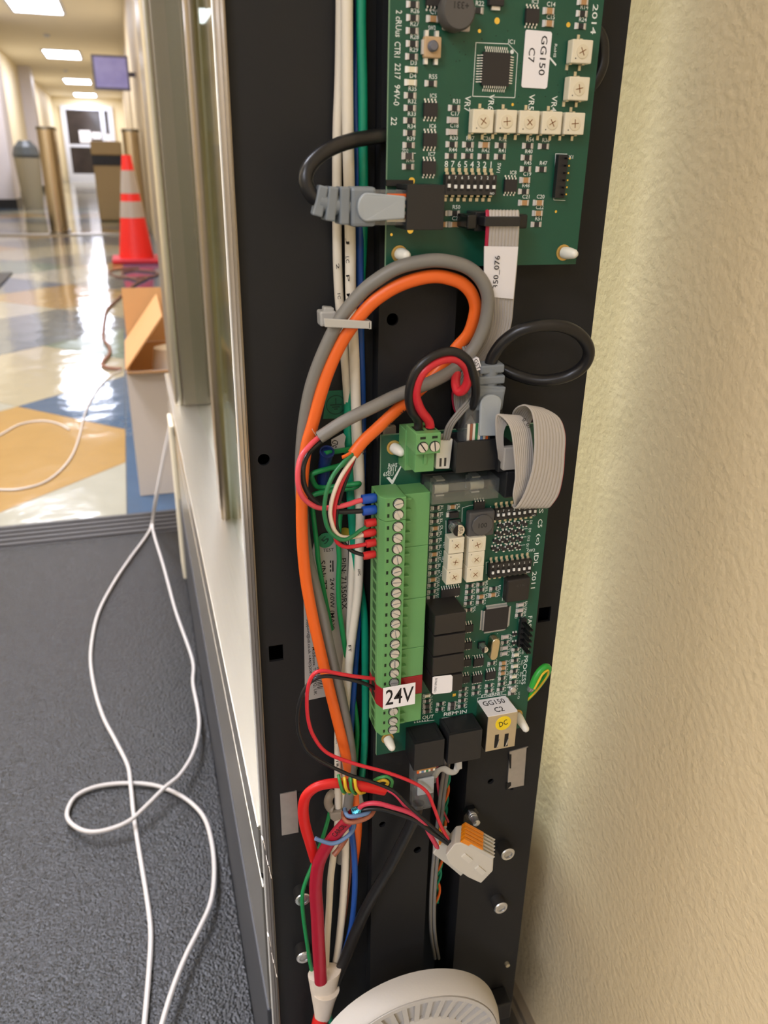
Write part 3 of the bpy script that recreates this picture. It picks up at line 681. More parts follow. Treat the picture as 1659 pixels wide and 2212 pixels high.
# ================================================================== upper board
B1 = Board('circuit_board', 'upper green circuit board with pale trimmers in a row and a slim pin header', .0886, .1665, CAMH-.0347, CAMH+.078)
b = B1
cols1 = [(893, 9), (893, 38), (892, 66), (892, 94), (890.5, 122)]
refs1 = ['R25', 'R26', 'R27', 'R28', 'R29']
def smd(bd, me, name, px, py, ref=None, rot=0, rr=None, h=.0008, hgt=.0014):
    q = Q(px, py, YB-h); bd.put(me, name, q.x, q.z, rot)
    if ref:
        if rr is None: bd.ref(ref, q.x+.0008, q.z+.0021, hgt)
        else: bd.ref(ref, q.x+.0031, q.z, hgt, -90)
for (x, y), r in zip(cols1, refs1): smd(b, RES, 'chip_resistor', x, y, r)
smd(b, LED, 'chip_led', 890, 150, 'D3'); smd(b, LED, 'chip_led', 888.6, 178, 'D4')
for x, y, r in ((887.5, 206, 'R35'), (886.8, 233, 'R32'), (886, 260, 'R33'), (885.7, 287, 'R34'), (884.3, 313.5, 'R39'), (883, 360, 'R46'), (932, 180, 'R55'), (982.6, 233, 'R31'), (977, 311.8, 'R30'), (1012.7, 312.5, 'R37'), (1083, 314, 'R12'), (1141.8, 315, 'R54'), (1176, 316, 'R36'), (975.4, 337, 'R44'), (1010.8, 337, 'R43'), (1046, 338, 'R42'), (1081.4, 338.6, 'R41'), (1139, 340.4, 'R40'), (1137, 365, 'R45'), (1170.7, 365.7, 'R47'), (1132.7, 413.8, 'R48'), (1159.9, 485, 'R51'), (982.6, 460.8, 'R50'), (1259, 29, 'R14'), (1255.7, 56, 'R24'), (957, 461, None), (1033, 22, 'R22')):
    smd(b, RES, 'chip_resistor', x, y, r)
for x, y, r in ((935.6, 40.5, 'C16'), (1047.7, 313, 'C26'), (1135.6, 389, 'C19'), (1132.7, 438, 'C21'), (1164.6, 438, 'C20'), (1162.7, 460.8, 'C22'), (1187, 23.5, 'C14'), (1186, 50.6, 'C15'), (1261, 3.6, None), (982, 485, 'C24'), (956, 485, None)):
    smd(b, CTAN, 'chip_capacitor', x, y, r)
for x, y, r in ((979.7, 259.3, 'C17'), (978, 285, 'C18')): smd(b, CGRY, 'chip_capacitor', x, y, r)
smd(b, FER, 'zener_diode', 882, 337, None); b.tx('ZD2', (868, 326), (882, 326), .0014)
b.line((867, 331), (898, 331)); b.line((867, 343), (884, 343))
for x, y, r in ((931, 237, 'IC5'), (930, 302, 'IC6'), (928, 362, 'IC7'), (1104, 401, 'IC8'), (1151, 34, 'IC3'), (937, -4, None)):
    q = Q(x, y, YB-.0015); b.put(SOIC8, 'small_outline_chip', q.x, q.z)
    if r: b.ref(r, q.x+.0012, q.z+.0044, .0013)
# push button
X0, X1, Z0, Z1 = b.cb(917, 78, 954, 125, .003)
o = b.part(MB().box((X0, YB-.003, Z0), (X1, YB-.0004, Z1)), 'push_button', 'btn_beige', bevel=.0005)
q = Q(937, 99, YB-.0045); b.part(MB().lathe([(.0017, .003), (.0017, .0044), (.0012, .005)], (q.x, YB, q.z), n=20), 'plunger', 'btn_grey', smooth=True, parent=o)
mb = MB()
for xx in (X0+.0012, X1-.0012):
    for zz, d in ((Z1, 1), (Z0, -1)): mb.box((xx-.0006, YB-.0016, zz), (xx+.0006, YB, zz+d*.0018))
b.part(mb, 'pins', 'solder_bright', parent=o); b.part(MB().box((X0-.0006, YB-.0024, Z0+.001), (X0, YB-.001, Z1-.001)), 'side_plate', 'solder', parent=o)
b.tx('SW2', (925, 60), (941, 60), .0013)
# power inductor
X0, X1, Z0, Z1 = b.cb(957, -2, 1018, 67, .0012)
o = b.part(MB().box((X0, YB-.0012, Z0), (X1, YB, Z1)), 'power_inductor', 'cap_grey', bevel=.0006)
q = Q(993, 22, YB-.0075); ci = q
b.part(MB().lathe([(.0054, .0012), (.0058, .002), (.0058, .0066), (.0052, .0075)], (q.x, YB, q.z), n=32), 'winding_core', 'inductor_grey', smooth=True, parent=o)
mb = MB(); text_at(mb, '+331', q.x+.0006, YB-.00754, q.z+.0014, .0020, 180); b.part(mb, 'lettering', 'ink', parent=o)
# diode at the top
o, _ = b.bx(1058, -14, 1090, 12, .0024, 'power_diode', 'chip'); X0, X1, Z0, Z1 = b.cb(1062, 12, 1080, 22, .001); b.part(MB().box((X0, YB-.0012, Z0), (X1, YB, Z1)), 'lead', 'solder_bright', parent=o)
# quad flat chip and its outline
X0, X1, Z0, Z1 = b.cb(1042, 114, 1102, 184.5, .0014); wq = (X1-X0+Z1-Z0)/2
b.put(shape(qfp(wq, 11, .0008), ['chip', 'solder_bright']), 'quad_flat_chip', (X0+X1)/2, (Z0+Z1)/2)
for p0, p1 in (((1028, 92), (1098, 95)), ((1098, 95), (1118, 116)), ((1118, 116), (1112, 211)), ((1112, 211), (1021, 208)), ((1021, 208), (1028, 92))): b.line(p0, p1)
b.dot(1106, 112, .0007, b.silk); b.tx('IC1', (1098, 89), (1112, 91), .0013)
# trimmers
for r_ in ((1236, 85, 1280, 137), (1229, 165.6, 1273, 217), (1021.3, 235.8, 1066.5, 287.5), (1072.7, 237, 1116.5, 287.5), (1122.3, 238.7, 1165.3, 289.3), (1171.3, 240.5, 1214, 290.4), (1220, 243, 1263, 291)): trimmer(b, *r_)
for t_, x, y in (('VR7', 1009.8, 224), ('VR6', 1061, 220.6), ('VR5', 1148, 220.6), ('VR4', 1197, 224)): b.tx(t_, (x+1.5, y-17), (x-1.5, y+17), .0022)
# dip switch
x0, x1, z0, z1 = dip(b, 962.7, 377.6, 1073, 421.8)
for k in range(8): b.ref(str(8-k), x0+(x1-x0)/8*(k+.5), z1+.0034, .0021)
b.tx('SW1', (1079, 352), (1076, 373), .0014)
# pin header (slim, black)
X0, X1, Z0, Z1 = b.cb(1203, 334, 1224, 428, .0025)
o = b.part(MB().box((X0, YB-.0025, Z0), (X1, YB, Z1)), 'pin_header', 'black_plastic', bevel=.0002)
for k in range(6):
    z = Z0+(Z1-Z0)*(k+.5)/6; b.part(MB().box((X1-.0016, YB-.0045, z-.0003), (X1-.001, YB-.002, z+.0003)), 'pin', 'black_gloss', parent=o); b.pads.add([(X1+.0016, YB-.0001, z-.0003), (X1+.0022, YB-.0001, z-.0003), (X1+.0022, YB-.0001, z+.0003), (X1+.0016, YB-.0001, z+.0003)], [(0, 1, 2, 3)])
b.line((1200, 332), (1196, 432)); b.line((1200, 332), (1225, 333)); b.line((1196, 432), (1221, 433)); b.tx('X1', (1228, 339), (1238, 339), .0012)
# network jack
X0, X1, Z0, Z1 = b.cb(879, 399, 960, 497, .013)
o = b.part(MB().box((X0, YB-.013, Z0), (X1, YB-.0115, Z1)).box((X0, YB-.0115, Z1-.0015), (X1, YB, Z1)).box((X0, YB-.0115, Z0), (X1, YB, Z0+.0015)).box((X1-.002, YB-.0115, Z0+.0015), (X1, YB, Z1-.0015)).box((X0, YB-.0012, Z0+.0015), (X1-.002, YB, Z1-.0015)), 'network_jack', 'black_plastic', bevel=.0002)
J1 = (X0, X1, Z0, Z1)
b.part(MB().box((X0-.004, YB-.0015, Z1-.0008), (X0+.006, YB, Z1+.0012)), 'latch_bracket', 'black_plastic', parent=o)
for px, py in ((889, 391), (886, 497)):
    q = Q(px, py, YB); b.part(MB().lathe([(.0012, 0), (.0012, .0002)], (q.x, YB, q.z), n=20), 'pad_ring', 'gold', parent=o)
# ribbon cable header
X0, X1, Z0, Z1 = b.cb(1020, 456, 1140, 506, .0085); HD1 = (X0, X1, Z0, Z1)
o = b.part(MB().box((X0+.001, YB-.0085, Z0+.001), (X1-.0045, YB, Z1-.0002)), 'ribbon_header', 'black_plastic', bevel=.0004)
b.part(MB().box((X0-.003, YB-.011, Z0+.002), (X0+.001, YB-.001, Z1-.001)), 'ejector_latch', 'black_gloss', bevel=.0006, parent=o)
b.part(MB().box((X1-.0045, YB-.0105, Z0+.002), (X1-.001, YB-.001, Z1-.001)), 'ejector_latch', 'black_gloss', bevel=.0006, parent=o)
# stickers and print
o = slab_px(rounded([Q(x, y, YB-.0003) for x, y in ((1136, 64), (1192, 69), (1180.5, 192), (1126, 188.8))], .06) if False else ((1138, 64), (1190, 68.5), (1192.5, 73), (1182, 188), (1178, 191.7), (1129, 189), (1126.5, 185), (1135.5, 67)), YB-.0004, .0002, 'sticker', 'label_white'); b.par(o)
mb = MB(); text_px(mb, 'GG150', (1177, 77), (1169.5, 163), .0024, YB-.00045); text_px(mb, 'C7', (1150, 103), (1147, 135), .0024, YB-.00045); b.part(mb, 'lettering', 'ink', parent=o)
b.tx('2014', (1287, 9), (1281, 74), .0021)
for t_, p0, p1 in (('2 cRUus', (862, 22), (860.5, 80)), ('CTR1', (859, 90), (858, 124)), ('2217', (859.5, 137), (858.5, 171)), ('94V-0', (858.5, 183), (856, 228)), ('22', (851.5, 253), (850.5, 271))): b.tx(t_, p0, p1, .0021)
b.tx('RoHS', (1201, 95), (1198, 124), .0010); b.line((1187, 124), (1201, 141), .0006)
for x, y, r in ((1201, 457, .0005), (845.6, 506.8, .0005), (1073.8, 45, .001), (1035.8, 67, .0006), (1227.8, 53.5, .0008), (1107.4, 226, .0005)): b.dot(x, y, r)
for k in range(60):
    b.dot(random.uniform(960, 1240), random.uniform(60, 230), .00018, b.vias)
nylon_post(b, 864, 549, tilt=(.15, 0)); nylon_post(b, 1219, 546, tilt=(.3, 0))
b.done()

# ================================================================== lower board
B2 = Board('circuit_board', 'lower green circuit board with long green terminal strip and metal ethernet jack', .0879, .1659, CAMH-.2590, CAMH-.0990)
b = B2
def c7(x, y): return 900+x/5.53, 1060+y/5.53
def c8(x, y): return 900+x/5.53, 1300+y/5.53
def put2(me, name, p, ref=None):
    smd(b, me, name, p[0], p[1], ref, rr=1, hgt=.0011); q = Q(p[0], p[1], YB); y = YB-.00005
    for sx in (-1, 1):                       # printed brackets round the part
        for dz in (-1, 1):
            x0 = q.x+sx*.0023; z0 = q.z+dz*.00105
            b.silk.add([(x0-.0001, y, z0-dz*.0007), (x0+.0001, y, z0-dz*.0007), (x0+.0001, y, z0), (x0-.0001, y, z0)], [(0, 1, 2, 3)])
            b.silk.add([(x0, y, z0-.0001), (x0-sx*.0012, y, z0-.0001), (x0-sx*.0012, y, z0+.0001), (x0, y, z0+.0001)], [(0, 1, 2, 3)])
for x, y, k, r in ((230, 210, 'R', 'R1'), (225, 293, 'R', 'R2'), (220, 370, 'R', 'R3'), (225, 452, 'T', 'C9'), (215, 523, 'R', 'R4'), (212, 603, 'R', 'R5'), (210, 683, 'R', 'R6'), (212, 763, 'T', 'C11'), (203, 832, 'R', 'R7'), (200, 910, 'R', 'R8'), (195, 987, 'R', 'R9'), (195, 1065, 'T', 'C12'), (187, 1135, 'R', 'R10'), (185, 1210, 'R', 'R11'), (180, 1280, 'R', 'R12'),
                (430, 195, 'T', 'C8'), (640, 1140, 'R', None), (770, 1120, 'R', 'R42'), (635, 1210, 'R', None), (770, 1190, 'R', 'R13'), (630, 1280, 'R', None), (775, 1270, 'T', 'C13'), (620, 1350, 'R', None), (765, 1335, 'R', None), (625, 1430, 'R', 'R16'), (925, 1175, 'R', 'R15'), (915, 1247, 'T', 'C14'), (1245, 1365, 'G', 'R24'), (1240, 1432, 'G', 'C31'), (1230, 1492, 'R', 'R17'), (490, 175, 'S', None)):
    p = c7(x, y)
    if k == 'S': continue
    put2({'R': RES2, 'T': CTAN2, 'G': CGRY2}[k], 'chip_resistor' if k == 'R' else 'chip_capacitor', p, r)
for x, y, k in ((1065, 422, 'G'), (1060, 490, 'R'), (1055, 555, 'G'), (1050, 622, 'G'), (1040, 735, 'T'), (1035, 797, 'T'), (1030, 858, 'T'), (1025, 920, 'R'), (1020, 985, 'R'), (1010, 1050, 'R'), (1190, 575, 'R'), (1190, 638, 'L'), (1180, 705, 'R'), (1180, 772, 'L'), (1170, 835, 'R'), (1165, 897, 'L'), (1155, 965, 'R'), (1155, 1030, 'L'), (1145, 1090, 'F'), (900, 740, 'R'), (870, 1005, 'R'), (870, 1070, 'R'), (715, 1025, 'R'), (710, 1095, 'R'), (560, 1050, 'R'), (555, 1115, 'R'), (550, 1185, 'R'), (545, 1250, 'R'), (290, 1225, 'R'), (280, 1290, 'R'), (430, 1225, 'F'), (425, 1270, 'F'), (130, 1125, 'L'), (130, 1190, 'R'), (128, 1250, 'F'), (128, 1310, 'F')):
    put2({'R': RES2, 'T': CTAN2, 'G': CGRY2, 'L': LED2, 'F': FER2}[k], {'R': 'chip_resistor', 'L': 'chip_led', 'F': 'ferrite_bead'}.get(k, 'chip_capacitor'), c8(x, y))
for x, y, t_ in ((1115, 430, 'C1R'), (1110, 560, 'C17C'), (1100, 720, 'C1C'), (1085, 860, 'C1C'), (1075, 1010, 'R1R'), (1250, 600, 'L1Q2'), (1240, 730, 'R2Q1'), (1225, 870, 'R2Q1'), (1215, 960, 'R21'), (1205, 1120, 'L11 C3')):
    p = c8(x, y); q = Q(p[0], p[1], YB); b.ref(t_, q.x+.0007, q.z, .0010, -92)
for x, y in ((1165, 378), (1160, 485)): p = c8(x, y); q = Q(p[0], p[1], YB); b.put(SOT, 'transistor', q.x, q.z, random.choice((0, math.pi)))
# diode matrix
for r_ in range(4):
    for c_ in range(4):
        x = 985+c_*88-r_*22+ (0 if r_ else 10); y = 410+r_*92-c_*10
        for d_ in (0, 36):
            p = c7(x+d_, y+(0 if d_ == 0 else 22)); q = Q(p[0], p[1], YB-.0005); b.put(SOT, 'diode', q.x, q.z, random.choice((0, math.pi)))
    p0 = c7(945-r_*15, 398+r_*97); p1 = c7(1340-r_*15, 355+r_*97); b.line(p0, p1)
    b.ref('D%d' % (5+r_*4), *(lambda q: (q.x, q.z))(Q(*c7(1365-r_*14, 375+r_*97), YB)), .0012, -92)
# inductor
X0, X1, Z0, Z1 = b.cb(*c7(620, 250), *c7(935, 552), .0042)
o = b.part(MB().box((X0, YB-.0042, Z0), (X1, YB, Z1)), 'power_inductor', 'inductor_grey', bevel=.0011)
cx, cz = (X0+X1)/2, (Z0+Z1)/2; rr = (X1-X0)*.40
b.part(MB().lathe([(rr, 0), (rr, .0008), (rr*.94, .0011)], (cx, YB-.0042, cz), n=12), 'winding_core', 'inductor_grey', parent=o)
mb = MB(); text_at(mb, '100', cx, YB-.00533, cz, .0022); b.part(mb, 'lettering', 'ink', parent=o)
for p0, p1 in (((545, 205), (640, 175)), ((640, 175), (765, 160)), ((545, 205), (540, 370)), ((885, 185), (885, 215))): b.line(c7(*p0), c7(*p1))
# capacitor, diode
elcap(b, *c7(505, 478), .0028, .0062, ['100', 'CFR', '101'])
b.line(c7(350, 355), c7(350, 515)); b.line(c7(360, 245), c7(520, 240))
o, (X0, X1, Z0, Z1) = b.bx(*c7(400, 262), *c7(505, 330), .002, 'power_diode', 'chip'); b.part(MB().box((X0-.0012, YB-.0009, Z0+.0003), (X0, YB, Z1-.0003)), 'lead', 'solder_bright', parent=o)
# trimmers
for a, c in (((385, 565), (570, 750)), ((370, 760), (553, 942)), ((355, 945), (543, 1118)), ((625, 560), (828, 728)), ((615, 733), (810, 908)), ((600, 910), (798, 1087))):
    trimmer(b, *c7(*a), *c7(*c), .0058, pins='')
for i, (x, y) in enumerate(((330, 640), (315, 815), (300, 985), (588, 615), (570, 790), (562, 960))):
    p = c7(x, y); q = Q(*p, YB); b.ref('VR%d' % (1+i), q.x, q.z, .0013, -92)
# dip switches
dip(b, *c7(942, 205), *c7(1440, 330), .0032, slide_frac=.5)
dip(b, *c7(880, 858), *c7(1372, 1015), .0032, slide_frac=.42)
b.line(c7(830, 855), c7(830, 995)); b.line(c7(830, 855), c7(860, 850)); b.tx('SW2', c7(1318, 722), c7(1415, 706), .0015)
# chips
o, _ = b.bx(*c7(1078, 1058), *c7(1352, 1325), .0045, 'large_black_chip', 'relay', bevel=.0008)
mb = MB(); p = c7(1250, 1130); text_px(mb, '61K', c7(1195, 1140), c7(1300, 1122), .0013, YB-.00455); b.part(mb, 'lettering', 'ferrite', parent=o)
for p0, p1 in (((1045, 1050), (1200, 1045)), ((1045, 1050), (1022, 1315)), ((1200, 1045), (1330, 1020))): b.line(c7(*p0), c7(*p1))
q = Q(*c7(408, 1222), YB-.0015); b.put(SOIC16, 'small_outline_chip', q.x, q.z)
X0, X1, Z0, Z1 = b.cb(*c8(820, 75), *c8(1085, 345), .0014); wq = (X1-X0+Z1-Z0)/2
b.put(shape(qfp(wq, 25, .00042, lw=.00025, run=.0016), ['chip', 'solder']), 'quad_flat_chip', (X0+X1)/2, (Z0+Z1)/2)
for x, y in ((622, 325), (608, 530), (596, 735), (584, 935)):
    q = Q(*c8(x, y), YB-.0018); b.put(OPTO, 'opto_coupler', q.x+.0003, q.z)
for x, y in ((745, 725), (730, 925), (888, 885)):
    q = Q(*c8(x, y), YB-.0015); b.put(SOIC8, 'small_outline_chip', q.x, q.z)
q = Q(*c7(735, 185), YB); b.put(SOIC8, 'small_outline_chip', q.x, q.z+.0004)
elcap(b, *c8(818, 578), .0017, .0050, ['47', '16V'])
# crystal can
p0, p1 = Q(*c8(952, 492), YB-.0048), Q(*c8(925, 655), YB-.0048); rr = .0021
d = (p1-p0).normalized(); n_ = Vector((-d.z, 0, d.x)); poly = []
for k in range(9): a = math.pi*k/8; poly.append(p1 + n_*rr*math.cos(a) + d*rr*math.sin(a))
for k in range(9): a = math.pi*k/8; poly.append(p0 - n_*rr*math.cos(a) - d*rr*math.sin(a))
b.part(MB().prism(poly, (0, .0046, 0)), 'crystal_can', 'crystal', smooth=True, bevel=.0004)
# relays
for i, (a, c) in enumerate((((213, 140), (588, 380)), ((202, 392), (578, 630)), ((190, 640), (566, 868)), ((180, 885), (548, 1090)))):
    X0, X1, Z0, Z1 = b.cb(*c8(*a), *c8(*c), .0150)
    b.part(MB().box((X0, YB-.0150, Z0+.0002), (X1, YB-.0004, Z1-.0002)), 'relay', 'relay', bevel=.0004)
    if i == 3:
        P = [Q(*c8(x, y), YB-.0152) for x, y in ((192, 905), (215, 895), (412, 874), (430, 892), (424, 1062), (405, 1083), (205, 1106), (186, 1090))]
        o = b.part(MB().prism(P, (0, .0002, 0)), 'white_sticker', 'label_white'); mb = MB()
        text_px(mb, 'B10601/0021', c8(235, 915), c8(220, 1080), .0011, YB-.01525); b.part(mb, 'lettering', 'ink', parent=o)
# 2x header by the edge
X0, X1, Z0, Z1 = b.cb(*c8(1235, 215), *c8(1300, 540), .0022)
o = b.part(MB().box((X0, YB-.0022, Z0), (X1, YB, Z1)), 'pin_header', 'black_plastic')
for k in range(5):
    for s in (0, 1):
        z = Z0+(Z1-Z0)*(k+.5)/5; x = X0+(X1-X0)*(.28+.44*s); b.part(MB().obox((x+.0004, YB-.0050, z-.0006), (.0004, 0, 0), (0, 0, .0004), (.0005, -.0032, -.0006)), 'pin', 'black_gloss', parent=o)
b.line(c8(1225, 205), c8(1205, 530)); b.line(c8(1225, 205), c8(1300, 203))
# print
for t_, p0, p1 in (('S', c7(1490, 218), c7(1484, 268)), ('C5', c7(1478, 340), c7(1472, 440)), ('(c)', c7(1455, 515), c7(1440, 650)), ('IDL', c7(1432, 745), c7(1420, 895)), ('2011', c7(1410, 965), c7(1388, 1168)),
                   ('FAST LANE/', c8(1358, 170), c8(1312, 600)), ('PROCESS', c8(1308, 645), c8(1274, 985))): b.tx(t_, p0, p1, .0022)
b.tx('ETHERNET', c8(775, 1128), c8(1035, 1085), .0016); b.tx('REM IN', c8(325, 1345), c8(598, 1308), .0021); b.tx('OUT', c8(68, 1383), c8(205, 1368), .0021); b.tx('REM', c8(-120, 1412), c8(20, 1395), .0021)
for p0, p1 in (((728, 1150), (1068, 1105)), ((728, 1150), (722, 1250)), ((1068, 1105), (1065, 1120)), ((300, 1390), (648, 1340)), ((300, 1390), (292, 1500)), ((0, 1440), (212, 1413))): b.line(c8(*p0), c8(*p1))
b.tx('RoHS', (839, 1005.5), (858, 1004.5), .0018); b.tx('2011', (837, 1014.5), (855, 1013.5), .0018); b.tx('65EU', (828, 1024.5), (850, 1023), .0018)
P = [Q(x, y, YB) for x, y in ((834.5, 1032), (841, 1030), (847, 1037), (869, 999.5), (872, 998.5), (848.5, 1046), (846, 1045.5))]
b.silk.add([(p.x, YB-.00006, p.z) for p in P], [(0, 1, 2, 6), (2, 3, 4, 5, 6)])
q = Q(*c8(448, 1112), YB); b.pads.add([(q.x-.0008, YB-.0001, q.z-.0008), (q.x+.0008, YB-.0001, q.z-.0008), (q.x+.0008, YB-.0001, q.z+.0008), (q.x-.0008, YB-.0001, q.z+.0008)], [(0, 1, 2, 3)])
nylon_post(b, 852, 968, tilt=(.25, -.05)); nylon_post(b, 838, 1597, tilt=(.1, -.25)); nylon_post(b, 1118, 1546, tilt=(.15, -.35), h=.010)
for k in range(40):
    p = c8(random.uniform(600, 1200), random.uniform(380, 1050)); b.dot(p[0], p[1], .0002, b.silk)

# ---- terminal strip
YH, YT = .2790, .2735
XH0, XH1 = .0945, .1056; XT0, XT1 = .0846, .0936
def zt(y): return Q(850, y, YT).z
def zh(y): return Q(915, y, YH).z
secs = [(1064, 1178, 'green_term'), (1178.6, 1290, 'green_term'), (1290.6, 1396, 'green_term'), (1396.6, 1457, 'green_term'), (1457.6, 1496.6, 'red_term'), (1497.2, 1554, 'green_term')]
scy = [1088.7, 1112.6, 1138.4, 1163, 1186, 1210, 1235, 1258, 1281, 1303.6, 1325.5, 1347.4, 1369.3, 1391, 1412, 1434, 1454, 1474, 1494, 1515, 1536, 1557, 1575]
for a, c, m in secs:
    z1, z0 = zh(a), zh(c)
    o = b.part(MB().box((XH0-.004, YH, z0), (XH1, YB, z1)), 'terminal_header', m, bevel=.0003)
    for y in scy:
        zz = zt(y)
        if z0+.001 < zz < z1-.001: b.part(MB().box((XH0-.0036, YH-.0020, zz-.0007), (XH0+.0026, YH+.0002, zz+.0002)), 'rib', m if m != 'red_term' else m, bevel=.0002, parent=o)
SCREW = MB().lathe([(.00205, -.0012), (.00205, -.0007), (.0019, -.0006)], n=22)
for s in (-1, 1):
    poly = []
    for k in range(11):
        a = math.asin(.12)+ (math.pi-2*math.asin(.12))*k/10; poly.append((.0019*math.cos(a), .0006, s*.0019*math.sin(a)))
    SCREW.prism(poly, (0, -.0007, 0))
SCREW = shape(SCREW, 'chrome', True)
def plug(i0, i1, m, dark):
    za = (zt(scy[i0])+.00254 if i0 == 0 else (zt(scy[i0-1])+zt(scy[i0]))/2 - .0001); zb_ = ((zt(scy[i1])+zt(scy[i1+1]))/2 + .0001 if i1+1 < len(scy) else zt(scy[i1])-.00254)
    prof = [(XT1, YT), (XT0+.0004, YT), (XT0-.0012, YT+.0035), (XT0-.0012, YB-.002), (XT1, YB-.002)]
    o = b.part(MB().prism([(x, y, za) for x, y in prof], (0, 0, zb_-za)), 'terminal_plug', m, bevel=.0002)
    for i in range(i0, i1+1):
        z = zt(scy[i]); cx = XT0+.0057
        b.part(MB().lathe([(.00235, 0), (.00235, .00008)], (cx, YT, z), n=22), 'screw_well', 'green_slot', parent=o)
        s = place(SCREW, 'screw', o, Vector((cx, YT-.0007, z)), (0, random.uniform(-.3, 1.6), 0))
        b.part(MB().box((XT0+.0012, YT-.00006, z-.0009), (XT0+.0021, YT+.0002, z+.0006)), 'test_slot', 'green_slot', parent=o)
        b.part(MB().box((XT0-.00128, YT+.0058, z-.0017), (XT0-.0010, YT+.0105, z+.0017)), 'wire_entry', dark, parent=o)
    return o
plug(0, 1, 'green_term', 'green_slot'); plug(2, 17, 'green_term', 'green_term_dark'); plug(18, 19, 'red_term', 'green_slot'); plug(20, 22, 'green_term', 'green_term_dark')
P = [Q(x, y, .2695) for x, y in ((828, 1487), (897.5, 1474.7), (896.3, 1520.4), (827.5, 1533))]
o = b.part(MB().prism(P, (0, .00025, 0)), 'white_sticker', 'label_white'); mb = MB(); text_px(mb, '24V', (833, 1507.5), (893, 1498.5), .0080, .26945); b.part(mb, 'lettering', 'ink', parent=o)
# ---- two way power plug
X0, X1, Z0, Z1 = b.cb(899, 936, 952, 981, .020)
o = b.part(MB().box((X0, YB-.020, Z0), (X1, YB-.0075, Z1)), 'power_plug', 'green_term', bevel=.0003)
b.part(MB().box((X0-.0004, YB-.0085, Z0-.0105), (X1+.0002, YB, Z1-.002)).box((X0+.001, YB-.0165, Z0-.0085), (X1-.001, YB-.0085, Z0)), 'power_socket', 'green_term', bevel=.0003, parent=o)
for f_ in (.27, .75):
    x = X0+(X1-X0)*f_; z = Z0+(Z1-Z0)*.36
    b.part(MB().lathe([(.0022, 0), (.0022, .0001)], (x, YB-.020, z), n=20), 'screw_well', 'green_slot', parent=o); place(SCREW, 'screw', o, Vector((x, YB-.0207, z)), (0, .7+f_, 0))
    b.part(MB().box((x-.0011, YB-.02006, z+.0031), (x+.0011, YB-.0199, z+.0041)), 'test_slot', 'green_slot', parent=o)
    b.part(MB().box((x-.0017, YB-.0165, Z1-.0001), (x+.0017, YB-.0105, Z1+.00006)), 'wire_entry', 'green_slot', parent=o)
b.part(MB().box(((X0+X1)/2-.0006, YB-.0172, Z0-.0050), ((X0+X1)/2+.0006, YB-.0165, Z0)), 'key_rib', 'green_term', parent=o)
PPLUG = (X0, X1, Z0, Z1)
# ---- white two pin housing
P = [Q(x, y, YB-.009) for x, y in ((944, 951), (978.5, 948.5), (971, 1012.5), (941, 1013))]
o = b.part(MB().prism(P, (0, .008, 0)), 'wire_housing', 'white_plastic', bevel=.0003); mb = MB()
for x, y in ((952, 999), (962, 998)): q = Q(x, y, YB-.0091); mb.box((q.x-.0005, YB-.00905, q.z-.0018), (q.x+.0004, YB-.0088, q.z+.0018))
b.part(mb, 'contact_slot', 'ferrite', parent=o)
# ---- upper network jack
X0, X1, Z0, Z1 = b.cb(986, 952, 1081, 1018, .013); J2 = (X0, X1, Z0, Z1)
b.part(MB().box((X0, YB-.013, Z0), (X1, YB-.0115, Z1)).box((X0, YB-.0115, Z0), (X0+.0015, YB, Z1)).box((X1-.0015, YB-.0115, Z0), (X1, YB, Z1)).box((X0+.0015, YB-.0115, Z0), (X1-.0015, YB, Z0+.002)).box((X0+.0015, YB-.0012, Z0+.002), (X1-.0015, YB, Z1)), 'network_jack', 'black_plastic', bevel=.0002)
# ---- ribbon header right of it
q0 = Q(1095, 985, .276); q1 = Q(1110, 1030, .276)
o = b.part(MB().box((q0.x-.0045, .274, q0.z-.006), (q0.x+.0030, YB, q0.z+.005)), 'ribbon_header', 'black_plastic', bevel=.0004)
b.part(MB().box((q0.x-.0035, .2715, q0.z-.0045), (q0.x+.004, .2745, q0.z+.0052)), 'strain_clip', 'label_grey', bevel=.0005, parent=o)
b.part(MB().box((q1.x-.0055, .272, q1.z-.0075), (q1.x+.002, YB, q1.z+.004)), 'ejector_latch', 'black_plastic', bevel=.0006, parent=o)
# ---- fuse holder with clear cover
X0, X1, Z0, Z1 = b.cb(934, 1047, 1077, 1083, .0135)
fz1 = Z1+.0012
o = b.part(MB().box((X0-.0005, YB-.0025, Z0-.0004), (X1+.0005, YB, fz1+.0004)), 'fuse_base', 'black_plastic', bevel=.0002)
for f_ in (.20, .74):
    x = X0+(X1-X0)*f_; zm = (Z0+fz1)/2
    b.part(MB().box((x-.0018, YB-.0072, zm-.0036), (x+.0018, YB-.0025, zm-.0030)).box((x-.0018, YB-.0072, zm+.0030), (x+.0018, YB-.0025, zm+.0036)).box((x-.0028, YB-.0030, zm-.0029), (x+.0028, YB-.0025, zm+.0029)), 'clip', 'solder', parent=o)
    b.part(MB().lathe([(.0026, -.0030), (.0026, .0030)], (x, YB-.0062, zm), (1, 0, 0), 20), 'fuse_cap', 'chrome', smooth=True, parent=o)
b.part(MB().lathe([(.0023, 0), (.0023, (X1-X0)*.54-.006)], (X0+(X1-X0)*.20+.003, YB-.0062, (Z0+fz1)/2), (1, 0, 0), 16), 'fuse_tube', 'clear', smooth=True, parent=o)
th = .0007
